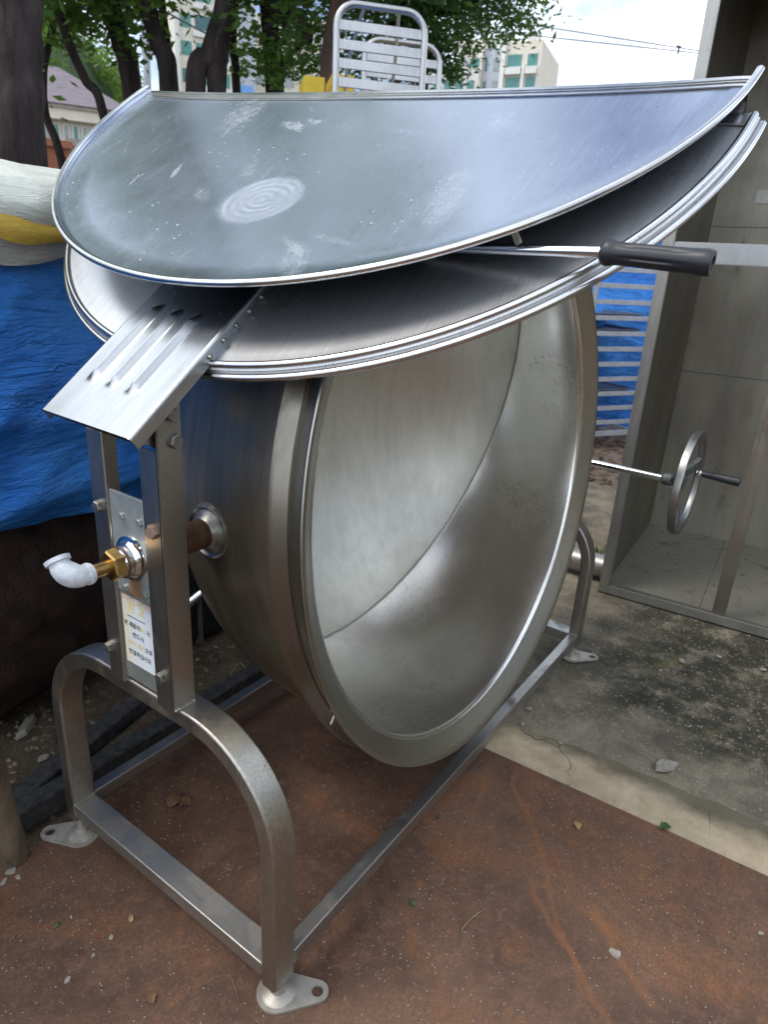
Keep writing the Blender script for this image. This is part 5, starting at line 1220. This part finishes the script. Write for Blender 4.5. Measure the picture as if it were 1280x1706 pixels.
rv_ = [(0-.2, -.1, HZ), (Wd+.2, -.1, HZ), (Wd+.2, 7.1, HZ), (-.2, 7.1, HZ), (Wd*.30, 3.5, pk), (Wd*.58, 3.5, pk)]
obj('roof', [Mx @ Vector(v) for v in rv_], [(0, 1, 5, 4), (1, 2, 5), (2, 3, 4, 5), (3, 0, 4), (3, 2, 1, 0)], M['roof'], HS, smooth=0)
for k in range(10):
    zz = HZ-1.12; x0 = .9+k*(Wd-1.8)/10; wf = hb('window', x0, x0+(Wd-1.8)/10*.80, .44, .499, zz, zz+.64, M['white_wall']); hb('pane', x0+.06, x0+(Wd-1.8)/10*.80-.06, .41, .438, zz+.05, zz+.59, M['teal'] if k % 2 else M['greywin'], wf)
# brick wall and old concrete fence below it
p = at(60, 228, 15); q = at(118, 228, 15.3); 
def wallseg(name, pa, pb, D1, D2, pt, label, mt, cap=True):
    a = at(pa, pt, D1); b2 = at(pb, pt, D2); u = Vector((b2.x-a.x, b2.y-a.y, 0)); L_ = u.length; u.normalize(); n = Vector((-u.y, u.x, 0))
    Mq = Matrix(((u.x, n.x, 0, a.x), (u.y, n.y, 0, a.y), (0, 0, 1, 0), (0, 0, 0, 1))); T = thing(name, (a+b2)/2-Vector((0, 0, (a.z+b2.z)/2-1.5)), label, 'wall')
    m = MB().box((0, -.1, 1.4), (L_, .1, a.z-.12)); obj('panel', [Mq @ v for v in m.v], m.f, M[mt], T, smooth=0)
    m = MB().box((-.05, -.16, a.z-.118), (L_+.05, .16, a.z)); obj('coping', [Mq @ v for v in m.v], m.f, M['fence' if mt != 'brickred' else 'brickred'], T, smooth=0)
wallseg('brick_wall', 30, 108, 14.5, 14.8, 224, 'short red brick wall below the house windows', 'brickred'); wallseg('concrete_wall', 109, 330, 14.85, 15.6, 231, 'old grey stained concrete wall to the right of the brick wall', 'fence')
# utility pole
pb_ = at(246, 150, 15); pt_ = at(240, 0, 15); PL = thing('utility_pole', (pb_.x, pb_.y, gz(pb_.x, pb_.y)), 'thin pale grey pole standing between dark tree trunks', 'pole')
up_ = pt_+(pt_-pb_)*.6; MB().tube([(pb_.x, pb_.y, gz(pb_.x, pb_.y)-.1), pb_, pt_, up_], .065, 14).out('shaft', M['pole'], PL)
cq = at(243, 28, 15); MB().box((cq.x-.35, cq.y-.05, cq.z), (cq.x+.35, cq.y+.05, cq.z+.08)).out('cross_arm', M['pole'], PL); MB().box((cq.x-.08, cq.y-.08, at(243, 90, 15).z), (cq.x+.10, cq.y+.08, at(243, 60, 15).z)).out('fitting', M['pole'], PL)
def wire(p0, p1, sag, r_, label):
    p0, p1 = Vector(p0), Vector(p1); pts = [p0+(p1-p0)*t-Vector((0, 0, sag*4*t*(1-t))) for t in np.linspace(0, 1, 15)]; MB().tube(pts, r_, 6).out('overhead_cable', M['wire'], label=label, cat='cable', group='overhead cables')
wire(at(560, -9, 26), at(1400, 121, 24), .0, .016, 'upper of two dark overhead cables crossing the pale sky')
wire(at(560, 24, 26), at(1400, 114, 24), .0, .016, 'lower of two dark overhead cables crossing the pale sky')
wire(at(255, 8, 14), at(620, 165, 18), .15, .016, 'cable sloping down to the right between the left trees')
wire(at(1020, 140, 40), at(1300, 82, 38), .05, .012, 'faint far cable rising towards the tank edge')
kb = at(1132, 80, 24.65); MB().tube([kb, kb-Vector((0, 0, .16))], .03, 8).tube([kb+Vector((.06, -.05, .03)), kb-Vector((.06, -.05, -.05))], .025, 8).out('cable_clamp', M['wire'], label='small clamp tying the two sky cables together', cat='clamp')
# hill with woods
def hillf(x, y):
    c = at(120, 300, 75); q = Vector((x-c.x, y-c.y)); l = q.x*rt0.x+q.y*rt0.y; d = math.hypot(l/(60 if l < 0 else 8), (q.x*math.cos(YAW)+q.y*math.sin(YAW))/34); return -.5+20*math.exp(-d*d*1.5)+1.2*noise.noise(Vector((x*.08, y*.08, 0)))
c = at(120, 300, 75); grid('hill', c.x-95, c.x+85, c.y-45, c.y+80, 60, 40, hillf, M['hillmat'], kind='structure', matrix=Matrix.Identity(4), smooth=180)
cl = []; rr = random.Random(5)
for k in range(300):
    l = rr.uniform(-60, 11); q = rr.uniform(-30, 20); x = c.x+l*rt0.x+q*math.cos(YAW); y = c.y+l*rt0.y+q*math.sin(YAW); z = hillf(x, y)
    if z > 1: cl.append(((x, y, z+1.0), rr.uniform(1.8, 3.2)))
V, nf_ = crown_mesh(cl, .34, 75, 77, .8); me = mesh_quads('woods', V, nf_, M['leafC']); o = bpy.data.objects.new('woods', me); sc.collection.objects.link(o); o['kind'] = 'stuff'
# added wall behind the camera, keeps bright horizon sky out of the bowl's reflections
WS = thing('sky_blocker_wall', (1, -6.5, 0), 'long beige wall added out of view to block horizon sky from the kettle', 'wall')
MB().box((-9, -6.7, 0), (12, -6.5, 2.6)).out('panel', M['blocker_wall'], WS, smooth=0)
MB().box((-9.2, -7.2, 2.6), (12.2, -6.3, 2.7)).out('blocker_eave', M['fence'], WS, smooth=0)
for x0 in (-6, -1, 4): 
    MB().box((x0, -6.49, .0), (x0+1.6, -6.44, 2.3)).out('blocker_door', M['blacksteel'], WS, smooth=0)
